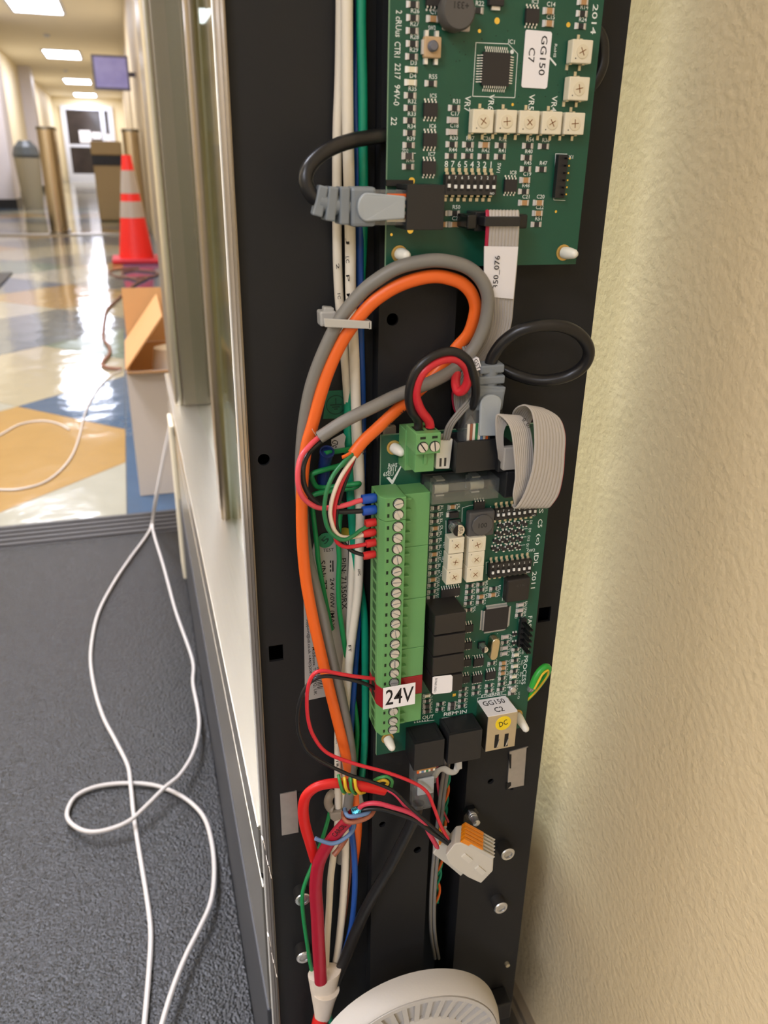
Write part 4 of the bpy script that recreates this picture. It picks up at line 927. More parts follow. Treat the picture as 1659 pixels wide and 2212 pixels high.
b.part(MB().box((X0, YB-.0135, Z0), (X1, YB-.0135+th, fz1)).box((X0, YB-.0135+th, Z0), (X0+th, YB-.0025, fz1)).box((X1-th, YB-.0135+th, Z0), (X1, YB-.0025, fz1)).box((X0+th, YB-.0135+th, Z0), (X1-th, YB-.0025, Z0+th)).box((X0+th, YB-.0135+th, fz1-th), (X1-th, YB-.0025, fz1)), 'fuse_cover', 'fuse_clear', parent=o)
# ---- metal ethernet jack at the bottom
XE0, XE1, ZE0, ZE1, YE0 = .1384, .1540, CAMH-.2580, CAMH-.2373, .277
o = b.part(MB().box((XE0, YE0, ZE0), (XE1, YB, ZE1)), 'ethernet_jack', 'eth_shell', bevel=.0003)
mb = MB()
for x0, y0, x1, y1 in ((1067, 1586, 1078, 1616), (1088, 1584, 1099, 1613)):
    a, c = Q(x0, y1, YE0), Q(x1, y0, YE0); mb.box((a.x, YE0-.00005, a.z), (c.x, YE0+.001, c.z))
b.part(mb, 'latch_slot', 'black_dark', parent=o); mb = MB()
for x0, y0, x1, y1 in ((1072, 1596, 1078, 1616), (1091, 1594, 1098, 1612)):
    a, c = Q(x0, y1, YE0), Q(x1, y0, YE0); mb.prism([(a.x, YE0-.0001, a.z), (c.x-.0003, YE0-.0001, a.z+.0008), (c.x, YE0-.0004, c.z), (a.x+.0006, YE0-.0001, c.z-.002)], (0, .0003, 0))
b.part(mb, 'spring_finger', 'chrome', parent=o)
q = Q(1087, 1562, YE0); d_ = b.part(MB().lathe([(.0040, 0), (.0040, .0001)], (q.x, YE0, q.z), n=30), 'round_sticker', 'yellow_dot', parent=o)
mb = MB(); text_uv(mb, 'DC', (q.x, YE0-.00015, q.z), Vector((.0042, 0, .0012)), Vector((-.0008, 0, .0030))); b.part(mb, 'handwriting', 'ink', parent=o)
zt_ = ZE1+.00015
P = [(XE0-.0002, .2768, zt_), (XE1-.0007, .2768, zt_), (XE1-.0002, .2775, zt_), (XE1-.001, .2895, zt_), (XE0+.001, .2898, zt_), (XE0-.0003, .289, zt_)]
l_ = b.part(MB().prism(P, (0, 0, .0002)), 'jack_sticker', 'label_white', parent=o); mb = MB()
text_uv(mb, 'GG150', (XE0+.0070, .2862, zt_+.00025), Vector((.0112, 0, 0)), Vector((0, .0036, 0))); text_uv(mb, 'C2', (XE0+.0072, .2805, zt_+.00025), Vector((.0046, 0, 0)), Vector((0, .0036, 0))); b.part(mb, 'lettering', 'ink', parent=o)
b.part(MB().lathe([(.0018, 0), (.0018, .001), (.0014, .0015)], (XE1+.0026, YB, ZE1+.0035), n=16), 'rivet_screw', 'chrome', smooth=True)
# ---- two black jacks at the bottom edge
JB = []
for (x0, x1, z0, z1) in ((.1023, .1172, CAMH-.2610, CAMH-.2455), (.1192, .1362, CAMH-.2612, CAMH-.2440)):
    o = b.part(MB().box((x0, .277, z0), (x1, .2786, z1)).box((x0, .2786, z0), (x0+.0015, YB, z1)).box((x1-.0015, .2786, z0), (x1, YB, z1)).box((x0+.0015, .2786, z1-.002), (x1-.0015, YB, z1)).box((x0+.0015, YB-.0012, z0), (x1-.0015, YB, z1-.002)), 'network_jack', 'black_plastic', bevel=.0002)
    mb = MB()
    for k in range(6): mb.box((x0+.004+k*.0013, YB-.0006, z1+.002), (x0+.0045+k*.0013, YB, z1+.0025))
    b.part(mb, 'solder_pins', 'solder_bright', parent=o); JB.append((x0, x1, z0, z1))
b.done()
#==CABLES==
# ------------------------------------------------------------------ cables and wires
def single(name, path, r, m, label, cat='cable', **k): return tag(wire(name, path, r, m, None, **k), label, cat)
# long runs on the left
wa = thing('white_cable', 'thinner white cable at the left of the vertical cable run', 'cable')
wire('jacket', [(741, -520, .3035), (737, -60, .3035), (734, 150, .3035), (729, 285, .3030), (728, 420, .3030), (729, 560, .3030), (734, 660, .3030), (744, 760, .3035), (753, 880, .3040), (763, 1000, .3040), (764, 1100, .3040), (757, 1330, .3040), (742, 1480, .3035), (731, 1567, .3010), (730, 1640, .3000), (730, 1700, .3000), (729, 1780, .3000), (720, 1850, .2990), (714, 1900, .2985), (711, 1960, .2980), (706, 2040, .2970), (703, 2125, .2960)], .0018, 'white2', wa)
mb = MB()
for px, py, t_ in ((730, 575, '2'), (733, 640, '1C'), (728, 1600, 'AWG'), (729, 1650, '18')): text_px(mb, t_, (px-1, py-6), (px, py+6), .0012, .3002 if py < 700 else .2976)
mb.build('printed_mark', 'ink', wa)
wb = thing('white_cable', 'thick white cable running down beside the blue one', 'cable')
wire('jacket', [(747, -520, .3005), (749, -60, .3000), (750, 150, .3000), (752, 300, .3000), (755, 430, .3000), (757, 540, .3000), (758, 640, .3005), (765, 760, .3010), (770, 900, .3010), (776, 1000, .3010), (779, 1100, .3010), (776, 1200, .3005), (773, 1280, .3000), (760, 1380, .3000), (752, 1460, .3005), (745, 1560, .3015), (742, 1680, .3020), (746, 1790, .3010), (746, 1850, .3005), (743, 1920, .3000), (737, 1990, .2995), (729, 2060, .2985), (717, 2125, .2970)], .0021, 'white', wb)
mb = MB()
for px, py, t_ in ((751, 520, 'J'), (751, 560, 'LC'), (752, 600, 'P'), (753, 640, 'M'), (776, 1235, 'AWG'), (756, 1400, 'FT')): text_px(mb, t_, (px-1, py-6), (px, py+8), .0013, .2975)
mb.build('printed_mark', 'ink', wb)
single('teal_cable', [(768, -520, .3015), (779, -60, .3015), (780, 60, .3015), (783, 180, .3015), (784, 290, .3015), (785, 420, .3015), (783, 540, .3040), (768, 760, .3042), (753, 870, .3038), (752, 950, .3035), (756, 1050, .3030), (761, 1130, .3030), (768, 1210, .3032), (782, 1290, .3030), (788, 1350, .3025), (789, 1450, .3020), (789, 1550, .3015), (787, 1620, .3015), (782, 1670, .3020), (776, 1720, .3035), (768, 1780, .3040), (750, 1880, .3035), (735, 2000, .3020), (722, 2125, .2995)], .0018, 'teal', 'teal green cable between blue cable and black metal channel')
single('blue_cable', [(756, -520, .3040), (776, -60, .3040), (770, 150, .3040), (769, 250, .3035), (773, 350, .3030), (777, 450, .3030), (777, 560, .3030), (778, 700, .3035), (782, 850, .3040), (783, 950, .3042), (781, 1100, .3042), (775, 1300, .3035), (768, 1430, .3030), (761, 1530, .3035), (752, 1660, .3038), (750, 1740, .3035), (760, 1800, .3000), (766, 1860, .2990), (766, 1930, .2985), (759, 2000, .2980), (743, 2060, .2975), (722, 2120, .2970)], .0016, 'blue', 'blue cable beside the thick white one')
# grey cable with stripped end
g = thing('grey_cable', 'grey jacketed cable looping over the board with stripped red and black cores', 'cable')
wire('jacket', [(690, 945, .2860), (742, 911, .2850), (800, 882, .2845), (860, 853, .2845), (930, 826, .2850), (985, 795, .2850), (1020, 757, .2840), (1044, 710, .2825), (1054, 660, .2810), (1050, 625, .2800), (1032, 595, .2800), (1002, 574, .2800), (955, 563, .2805), (912, 565, .2815), (860, 578, .2830), (815, 604, .2850), (780, 633, .2870), (742, 678, .2890), (715, 725, .2900), (684, 797, .2920), (666, 860, .2935), (654, 940, .2950), (650, 1020, .2960), (653, 1100, .2970), (662, 1190, .2975), (680, 1265, .2975), (697, 1330, .2970), (712, 1400, .2965), (730, 1475, .2960), (744, 1540, .2960), (756, 1610, .2965), (760, 1660, .2975), (757, 1700, .2985), (750, 1750, .3000), (742, 1800, .3020), (736, 1860, .3035)], .0025, 'grey', g, n=14)
wire('red_core', [(692, 944, .2862), (684, 949, .2855), (670, 962, .2830), (652, 984, .2800), (644.5, 1010, .2785), (644, 1043, .2775), (650, 1066, .2775), (664, 1084, .2785), (690, 1097, .2800), (725, 1095, .2805), (751, 1090, .2805), (771, 1083, .2807), (790, 1079, .2810)], .00105, 'coral', g)
wire('black_core', [(694, 952, .2862), (686, 959, .2855), (670, 974, .2840), (659, 994, .2815), (654, 1016.6, .2800), (656, 1043, .2795), (664, 1063, .2795), (677, 1079, .2800), (694, 1093, .2808), (712, 1102, .2812), (731, 1105, .2812), (757.6, 1105, .2812), (790, 1103, .2812)], .00105, 'black', g)
def ferrule(path, m, par, r=.0017):
    P = PP(path); d = (P[1]-P[0]).normalized()
    L = (P[1]-P[0]).length
    MB().lathe([(r*.95, 0), (r, L*.15), (r, L*.65), (r*.62, L*.92), (r*.5, L)], P[0], d, 16).build('ferrule', m, par, smooth=True)
    MB().lathe([(.0007, 0), (.0007, .003)], P[1], d, 10).build('ferrule_tip', 'chrome', par, smooth=True)
ferrule([(782, 1079, .281), (821, 1074, .281)], 'w_ferrule_blue', g, .0020); ferrule([(783, 1104, .281), (822, 1099, .281)], 'w_ferrule_blue', g, .0020)
wire('stray_strand', [(688, 946, .2850), (681, 938, .2840), (674, 927, .2830)], .00012, 'solder', g, n=5)
# orange cable
g = thing('orange_cable', 'orange oval cable looping inside the grey one with four stripped cores', 'cable')
wire('jacket', [(762, 982, .2830), (785, 953, .2840), (815, 925, .2850), (850, 892, .2860), (880, 866, .2875), (920, 830, .2905), (955, 792, .2910), (985, 752, .2900), (1012, 720, .2880), (1025, 680, .2860), (1026, 655, .2850), (1016, 630, .2840), (996, 611, .2835), (965, 600, .2830), (938, 597, .2830), (905, 602, .2835), (868, 614, .2845), (834, 632, .2855), (800, 658, .2865), (768, 695, .2880), (737, 742, .2895), (711, 798, .2905), (692, 855, .2910), (676, 915, .2915), (662, 965, .2915), (654, 1030, .2915), (652, 1100, .2920), (654, 1180, .2925), (662, 1260, .2930), (677, 1340, .2930), (693, 1410, .2930), (706, 1465, .2930), (722, 1530, .2930), (737, 1590, .2935), (748, 1635, .2950), (757, 1680, .2985), (768, 1720, .3005), (772, 1770, .3005), (770, 1820, .3025), (762, 1880, .3040)], .0022, 'orange', g, flat=(1.12, .8), n=14)
wire('peeled_sheath', [(758, 978, .2815), (748, 984, .2805), (739, 988, .2800)], .0007, 'orange', g, flat=(1, .4), n=8)
wire('green_core', [(764, 980, .2825), (757.6, 984, .2815), (738, 1003.5, .2790), (718, 1030, .2770), (705.5, 1062, .2762), (700.5, 1095, .2760), (701.5, 1116, .2760), (709, 1142, .2762), (725, 1160, .2766), (744.5, 1166, .2772), (764, 1157, .2785), (777, 1147, .2800), (796, 1136, .2810)], .00085, 'dkgreen', g)
wire('white_core', [(766, 983, .2825), (764, 989, .2818), (746, 1014, .2796), (730, 1043, .2782), (718, 1075.6, .2775), (713.5, 1102, .2775), (714.5, 1119, .2775), (721, 1142, .2778), (733, 1157, .2784), (751, 1161, .2794), (775, 1158, .2805), (790, 1154, .2810)], .00085, 'cream', g)
wire('red_core', [(766, 984, .2835), (757, 1005, .2815), (742, 1034, .2800), (731, 1062.5, .2792), (723, 1095, .2790), (721, 1130, .2790), (724, 1158, .2792), (730, 1173, .2796), (745, 1181, .2800), (764, 1180.5, .2806), (794, 1175, .2810)], .00085, 'red', g)
wire('black_core', [(767, 984, .2842), (759, 1006, .2825), (746, 1040, .2812), (735, 1075, .2808), (727, 1110, .2806), (728, 1140, .2806), (738, 1165, .2806), (750, 1181, .2808), (764, 1192, .2810), (790, 1200, .2812)], .00085, 'black', g)
for p0, p1 in (((789, 1131), (821, 1126)), ((784, 1153), (818, 1148)), ((791, 1175), (822, 1169)), ((785, 1201), (819, 1195))): ferrule([p0+(.281,), p1+(.281,)], 'w_ferrule_red', g, .0017)
mb = MB()
for px, py in ((862, 885), (835, 912), (808, 940), (778, 972)): text_px(mb, '34', (px+4, py+9), (px+11, py+2), .0010, .2830)
mb.build('printed_mark', 'ink', g)
# supply pair into the two-way plug
xm0 = PPLUG[0]+(PPLUG[1]-PPLUG[0])*.27; xm1 = PPLUG[0]+(PPLUG[1]-PPLUG[0])*.75
def wire3(name, pts, r, m, par=None): return tube_mb([Vector(p) for p in pts], r, 12).build(name, 'w_'+m, par, smooth=True)
zp = PPLUG[3]; ypp = YB-.0135
tag(wire3('supply_wire', [Vector((xm1, ypp, zp-.003)), Vector((xm1, ypp, zp+.002))] + PP([(908, 884, .2745), (898, 848, .2725), (911, 807, .2715), (946, 780, .2715), (985, 775, .2720), (1008, 796, .2730), (1011, 822, .2745), (1001, 842, .2765), (989, 845, .2785), (984, 828, .2810), (986, 806, .2840)]), .0018, 'red'), 'short thick red wire hooked over beside a black one into green plug', 'wire')
tag(wire3('supply_wire', [Vector((xm0, ypp, zp-.003)), Vector((xm0, ypp, zp+.003))] + PP([(887, 884, .2745), (884, 845, .2725), (899, 800, .2710), (936, 768, .2705), (978, 759, .2705), (1010, 778, .2710), (1023, 812, .2720), (1028, 845, .2760), (1022, 875, .2800), (1005, 900, .2850), (990, 925, .2880)]), .0017, 'black'), 'thick black wire curving around the red one into green plug', 'wire')
# small grey three wire lead to white housing
g = thing('grey_lead', 'slim grey lead of three wires ending in the white housing', 'cable')
for k, dx in enumerate((-6, 0, 6)):
    wire('lead_wire', [(1000+dx, 740, .2900), (1015+dx, 765, .2860), (1027+dx, 787, .2830), (1033+dx, 814, .2815), (1030+dx, 841, .2810), (1014+dx, 868, .2805), (992+dx, 893, .2800), (972+dx*.9, 920, .2800), (960+dx*.9+3, 950, .2805)], .00062, 'grey', g)
slab_px(((1021, 779), (1034, 773), (1041, 798), (1026, 802)), .2805, .004, 'paper_flag', 'label_white', g)
mb = MB(); text_px(mb, 'GST', (1027, 776), (1035, 798), .0016, .2804); mb.build('lettering', 'ink', g)
# ribbon cables
def strip_mesh(rows, nc=10, sub=6, th=.00042, red_left=True, rk=4):
    A = cr([Q(r[0], r[1], r[2]) for r in rows], sub); B_ = cr([Q(r[3], r[4], r[5]) for r in rows], sub); mb = MB(); N = len(A); k4 = 4; M = nc*k4+1
    ring = []
    for i in range(N):
        t = (A[min(i+1, N-1)]+B_[min(i+1, N-1)]-A[max(i-1, 0)]-B_[max(i-1, 0)]).normalized(); s = (B_[i]-A[i]); nrm = t.cross(s).normalized()
        base = len(mb.v)
        for sg in (1, -1):
            for j in range(M):
                f = j/(M-1); ph = (j % k4)/k4; hgt = th*(.35+.65*abs(math.sin(math.pi*ph)))
                mb.v.append(tuple(A[i]+s*f+nrm*sg*hgt))
        ring.append(base)
    for i in range(N-1):
        for sg in (0, 1):
            for j in range(M-1):
                a = ring[i]+sg*M+j; c = ring[i+1]+sg*M+j; mb.f.append((a, a+1, c+1, c) if sg == 0 else (a, c, c+1, a+1))
                mb.m.append(1 if ((j < rk) if red_left else (j >= M-1-rk)) else 0)
        for j in (0, M-1):
            mb.f.append((ring[i]+j, ring[i+1]+j, ring[i+1]+M+j, ring[i]+M+j)); mb.m.append(1 if (j == 0) == red_left else 0)
    return mb
rb = thing('ribbon_cable', 'grey ribbon cable with red edge leaving the upper board under a white label', 'ribbon cable')
strip_mesh([(1049, 470, .2845, 1122, 470, .2845), (1048.5, 458, .2810, 1121.5, 458, .2810), (1049, 456, .2785, 1121, 457, .2785), (1049.5, 475, .2772, 1121.5, 475, .2772), (1049, 500, .2775, 1121, 501, .2775), (1047, 533, .2790, 1119, 534, .2790), (1046, 580, .2810, 1116, 582, .2810), (1046, 640, .2840, 1110, 646, .2840), (1050, 690, .2870, 1104, 702, .2865), (1040, 735, .2890, 1086, 745, .2890), (1010, 775, .2925, 1056, 785, .2935), (985, 815, .2950, 1028, 822, .2965), (976, 850, .2955, 1015, 856, .2970), (980, 885, .2955, 1016, 892, .2970), (998, 915, .2955, 1030, 920, .2970)]).build('ribbon', ['w_ribbon', 'w_ribbon_red'], rb, smooth=True)
P = PP([(1046.5, 532, .2778), (1119.5, 533, .2778), (1109, 646, .2828), (1045, 640, .2828)])
mb = MB().prism(P, (0, .0004, 0)); mb.build('paper_label', 'label_white', rb)
a, c = Q(1069, 630, .2826), Q(1075, 552, .2783); u = c-a; v = Vector((-1, 0, 0))*.0024; mb = MB(); text_uv(mb, '1350_076', (a+c)/2+Vector((0, -.0003, 0)), u, v); mb.build('lettering', 'ink', rb)
X0, X1, Z0, Z1 = HD1; a, c = Q(1050, 489, .2755), Q(1121, 468, .2755)
MB().box((a.x-.0008, .2752, a.z), (c.x+.0008, .2842, c.z)).build('crimp_socket', 'black_plastic', rb, bevel=.0004)
rb = thing('ribbon_cable', 'grey ribbon cable folded in a wide loop at the lower board edge', 'ribbon cable')
strip_mesh([(1076, 990, .2735, 1092, 1010, .2725), (1071, 940, .2715, 1088, 930, .2730), (1072, 897, .2700, 1117, 899, .2740), (1092, 908, .2680, 1138, 912, .2720), (1104, 932, .2665, 1148, 940, .2705), (1110, 980, .2655, 1152, 985, .2695), (1113, 1030, .2650, 1150, 1030, .2690), (1108, 1068, .2650, 1140, 1068, .2690), (1112, 1092, .2665, 1125, 1080, .2710)], red_left=False).build('inner_fold', ['w_ribbon', 'w_ribbon'], rb, smooth=True)
strip_mesh([(1110, 910, .2810, 1140, 925, .2840), (1107, 893, .2780, 1150, 905, .2820), (1118, 879, .2740, 1165, 884, .2790), (1136, 876, .2705, 1176, 884, .2760), (1149, 892, .2680, 1208, 903, .2735), (1154, 930, .2660, 1221, 938, .2715), (1154, 975, .2650, 1220, 980, .2705), (1149, 1015, .2645, 1217, 1022, .2700), (1135, 1060, .2645, 1208, 1065, .2695), (1119, 1090, .2650, 1194, 1088, .2695), (1110, 1097, .2665, 1184, 1096, .2705), (1106, 1090, .2690, 1165, 1092, .2725)], red_left=False, rk=1).build('outer_fold', ['w_ribbon', 'w_ribbon_red'], rb, smooth=True)
mb = MB(); text_px(mb, '0_07', (1130, 905), (1146, 925), .0018, .2665); mb.build('lettering', 'ink', rb)
# network patch cables with boots and clear plugs
def rj45(par, C, d, up, L0=.0, body=.013, inside=.008):
    C, d, up = Vector(C), Vector(d).normalized(), Vector(up).normalized(); s = d.cross(up)
    MB().obox(C-d*(body/2-inside/2), d*(body/2+inside/2), s*.0057, up*.0038).build('clear_plug', 'clear', par, bevel=.0004)
    mb = MB()
    cols = ['w_orange', 'w_white', 'w_steelblue', 'w_white', 'w_dkgreen', 'w_white', 'w_brown', 'w_white']
    for k, m in enumerate(cols):
        MB().obox(C+s*((k-3.5)*.00115)+up*.0040+d*.001, d*.0034, s*.0005, up*.0003).build('conductor', m, par)
def boot(par, C, d, up, curve):
    C, d, up = Vector(C), Vector(d).normalized(), Vector(up).normalized(); s = d.cross(up)
    MB().obox(C-d*.0045, d*.0045, s*.0064, up*.0042).build('boot', 'boot', par, bevel=.0012)
    P = [C-d*.006]+[Vector(c) for c in curve]
    for i, p in enumerate(curve):
        p = Vector(p); t = (p-(C if i == 0 else Vector(curve[i-1]))).normalized()*-1; ss = (s-t*s.dot(t)).normalized(); uu = t.cross(ss); f = 1-.09*i
        MB().obox(p, t*.0017, ss*.0060*f, uu*.0038*f).build('boot_rib', 'boot', par, bevel=.0006)
    tube_mb(P, .0034, 10, sub=4).build('boot_neck', 'boot', par, smooth=True)
    mb = MB(); o = len(mb.v)
    # latch cover: tongue shaped tab
    poly = []
    for k in range(13):
        a = math.pi*k/12; poly.append(C-d*.0035 + s*.0046*math.cos(a) - d*.0035*math.sin(a) + up*.0042)
    poly += [C+d*.0095-s*.0036+up*.0052, C+d*.0095+s*.0036+up*.0052]
    mb.prism(poly, up*.0016); mb.build('latch_tab', 'boot_tab', par, bevel=.0005)
pc = thing('patch_cable', 'black network cable plugged from the left into the upper board jack', 'network cable')
zj = (J1[2]+J1[3])/2; cj = Vector((J1[0]-.010, YB-.0065, zj-.0002))
rj45(pc, cj+Vector((.006, 0, 0)), (1, 0, 0), (0, -1, 0))
cv = PP([(739, 444, .2830), (712, 440, .2828), (690, 434, .2830)])
boot(pc, Q(806, 446, .2835), (1, 0, 0), (0, -1, 0), cv)
wire('cable', [(694, 435, .2830), (676, 424, .2832), (664, 405, .2836), (660, 385, .2840), (667, 362, .2848), (688, 338, .2860), (720, 318, .2872), (760, 304, .2890), (800, 297, .2925), (850, 291, .2950), (930, 285, .2960), (1020, 270, .3000), (1120, 250, .3020), (1220, 222, .3020), (1272, 190, .3010), (1296, 150, .3000), (1301, 115, .3000), (1296, 80, .3000), (1270, 50, .3010), (1200, 30, .3020)], .0025, 'black', pc, n=14)
pc = thing('patch_cable', 'black network cable looping beside the wall into the lower board jack', 'network cable')
xj = (J2[0]+J2[1])/2; cj = Vector((xj, YB-.0065, J2[3]+.004))
rj45(pc, cj, (0, 0, -1), (0, -1, 0))
dn = (Q(1034, 940, .2835)-Q(1043, 870, .2835)).normalized()
boot(pc, Q(1046, 882, .2835), (dn.x, 0, dn.z), (0, -1, 0), PP([(1054, 838, .2835), (1056, 816, .2832), (1058, 793, .2828)]))
wire('cable', [(1057, 800, .2830), (1064, 772, .2822), (1084, 742, .2800), (1115, 718, .2775), (1150, 706, .2755), (1190, 702, .2745), (1228, 709, .2745), (1258, 729, .2755), (1272, 758, .2770), (1262, 788, .2790), (1232, 810, .2815), (1190, 821, .2840), (1150, 820, .2870), (1110, 808, .2900), (1080, 795, .2935), (1062, 800, .2980), (1070, 860, .3010), (1085, 960, .3020)], .0024, 'black', pc, n=14)
# cable below, into REM OUT
pc = thing('patch_cable', 'flat black cable rising to a clear plug under the lower board', 'network cable')
x0, x1, z0, z1 = JB[0]; cj = Vector(((x0+x1)/2-.0002, YB-.0062, z0-.002))
rj45(pc, cj, (0, 0, 1), (0, -1, 0), body=.011)
MB().obox(cj+Vector((0, -.0046, -.0105)), (.0042, 0, 0), (0, .0006, 0), (0, 0, .005)).build('latch_tab', 'boot_tab', pc, bevel=.0005)
MB().obox(cj+Vector((0, 0, -.0185)), (.0056, 0, 0), (0, .0042, 0), (0, 0, .0085)).build('boot', 'clear', pc, bevel=.0025)
MB().obox(cj+Vector((0, -.0041, .002)), (.0048, 0, 0), (0, .0003, 0), (0, 0, .003)).build('contact_block', 'amber', pc)
wire('cable', [(903, 1735, .2850), (893, 1770, .2870), (868, 1822, .2890), (838, 1880, .2905), (808, 1930, .2915), (785, 1975, .2925), (762, 2030, .2935), (742, 2080, .2940), (722, 2125, .2945)], .0030, 'black', pc, flat=(1.15, .7), n=14)
# 24 volt pair
single('supply_wire', [(838, 1475, .2815), (815, 1467, .2800), (765, 1461, .2780), (725, 1454, .2770), (697, 1449, .2765), (678, 1456, .2765), (667, 1478, .2765), (663, 1510, .2765), (666, 1555, .2770), (679, 1593, .2775), (708, 1627, .2775), (767, 1650, .2765), (834, 1668, .2745), (892, 1690, .2730), (922, 1711, .2725), (938, 1746, .2720), (952, 1783, .2725), (968, 1812, .2735)], .00085, 'red', 'thin red wire looping left from the red terminal to lever connector', 'wire')
single('supply_wire', [(836, 1500, .2815), (812, 1488, .2800), (780, 1474, .2785), (735, 1464, .2775), (698, 1461, .2772), (670, 1474, .2772), (652, 1502, .2772), (643, 1545, .2775), (648, 1590, .2780), (672, 1630, .2782), (748, 1671, .2768), (804, 1689, .2752), (849, 1708, .2740), (880, 1738, .2730), (918, 1772, .2728), (950, 1800, .2730), (972, 1818, .2735)], .00085, 'black', 'thin black wire looping left from the red terminal to lever connector', 'wire')
# flat red cable with the wrapped green and yellow pair
fr = thing('red_cable', 'bright red flat cable bent over with a green and yellow pair wrapped', 'cable')
wire('jacket', [(681, 1858, .2900), (671, 1824, .2885), (659, 1782, .2868), (655, 1748, .2855), (661, 1720, .2845), (680, 1702, .2838), (705, 1694, .2832), (735, 1692, .2828), (785, 1699, .2822), (832, 1708, .2818)], .0024, 'firered', fr, flat=(1.1, .75), n=14)
wire('red_core', [(826, 1706, .2820), (840, 1708, .2810), (857, 1720, .2790), (876, 1743, .2770), (898, 1763, .2755), (920, 1785, .2750), (938, 1815, .2760), (946, 1832, .2765)], .0008, 'pink', fr)
def wrap(name, px, m):
    wire(name, px, .00078, m, fr, n=8)
wrap('green_wrap', [(731, 1674, .2825), (733, 1683, .2805), (736, 1696, .2800), (740, 1708, .2812), (745, 1712, .2840)], 'lgreen')
wrap('yellow_wrap', [(743, 1714, .2845), (741, 1690, .2830), (744, 1681, .2808), (746, 1698, .2796), (751, 1709, .2808), (758, 1710, .2835)], 'yellow')
wrap('green_wrap', [(755, 1714, .2845), (753, 1692, .2830), (757, 1682, .2806), (758, 1700, .2795), (763, 1711, .2806), (769, 1714, .2835)], 'lgreen')
wrap('yellow_wrap', [(767, 1716, .2845), (763, 1694, .2830), (766, 1682, .2804), (769, 1702, .2792), (777, 1713, .2800), (788, 1711, .2830)], 'yellow')
wrap('green_wrap', [(805, 1696, .2840), (810, 1685, .2820), (823, 1679, .2802), (837, 1678, .2795), (847, 1687, .2795), (845, 1700, .2800)], 'lgreen')
wrap('yellow_wrap', [(810, 1700, .2840), (816, 1689, .2815), (828.5, 1685, .2800), (838, 1690, .2798), (834, 1697, .2802)], 'yellow')
# crimson cable
cm = thing('crimson_cable', 'thick crimson cable with foil shield and lettering rising from white tape', 'cable')
wire('jacket', [(765, 1757, .2800), (748, 1776, .2810), (722, 1806, .2825), (702, 1835, .2838), (689, 1863, .2848), (684, 1890, .2855), (682, 1925, .2860), (685, 1970, .2865), (688, 2035, .2870), (693, 2120, .2880)], .0034, 'crimson', cm, flat=(1.0, .85), n=16, taper=(.88, 1.02))
mb = MB(); text_px(mb, 'CAROL', (720, 1806), (744, 1782), .0032, .2782); mb.build('lettering', 'ink', cm)
MB().lathe([(.0026, 0), (.0030, .001), (.0022, .0026), (.0012, .0042), (.0004, .005)], Q(767, 1757, .2795), Q(783, 1740, .2785)-Q(767, 1757, .2795), 9).build('foil', 'foil', cm)
wire('red_core', [(772, 1752, .2795), (784, 1739, .2780), (812, 1735, .2760), (849, 1744, .2748), (888, 1757, .2742), (914, 1776, .2745), (928, 1802, .2755), (944, 1829, .2765)], .00115, 'pink', cm)
wire('black_core', [(775, 1757, .2795), (789, 1748, .2785), (823, 1747, .2765), (860, 1757, .2755), (898, 1772, .2745), (935, 1799, .2740), (974, 1826, .2740)], .0012, 'black', cm)
single('drain_wire', [(681, 1811, .2800), (694, 1816, .2795), (716, 1822, .2788), (735, 1817, .2790), (754, 1803, .2800), (764, 1790, .2830), (766, 1775, .2870)], .0010, 'steelblue', 'pale blue wire tail wrapped across the crimson cable', 'wire')
single('drain_wire', [(745, 1748, .2830), (747, 1756, .2790), (753, 1763, .2768), (769, 1763, .2762), (792, 1757, .2775), (800, 1750, .2805)], .0010, 'steelblue', 'short pale blue wire hooked at the crimson cable end', 'wire')
single('brown_wire', [(741, 1756, .2830), (743, 1767, .2785), (750, 1775, .2762), (764, 1776, .2755), (786, 1770, .2760), (801, 1761, .2775), (808, 1751, .2800)], .0011, 'brown', 'brown wire hooked around the crimson cable below the foil', 'wire')
single('brown_wire', [(721, 1847, .2830), (729, 1838, .2835), (738, 1826, .2850), (748, 1810, .2875)], .0013, 'brown', 'cut brown wire tail resting across the white cables', 'wire')
single('brown_wire', [(758, 1800, .3020), (759, 1840, .3020), (757, 1880, .3020), (753, 1920, .3025), (745, 1980, .3025), (730, 2060, .3010), (718, 2120, .2995)], .0008, 'brown', 'thin brown wire hidden between white and blue cables', 'wire')
single('green_wire', [(716, 1735, .3020), (710, 1765, .3010), (700, 1800, .2990), (688, 1835, .2985), (673, 1873, .2975), (660, 1905, .2955), (653, 1935, .2945), (655, 1977, .2945), (663, 2035, .2950), (671, 2085, .2955), (680, 2125, .2955)], .00105, 'green', 'green wire bowing out left of the crimson cable', 'wire')
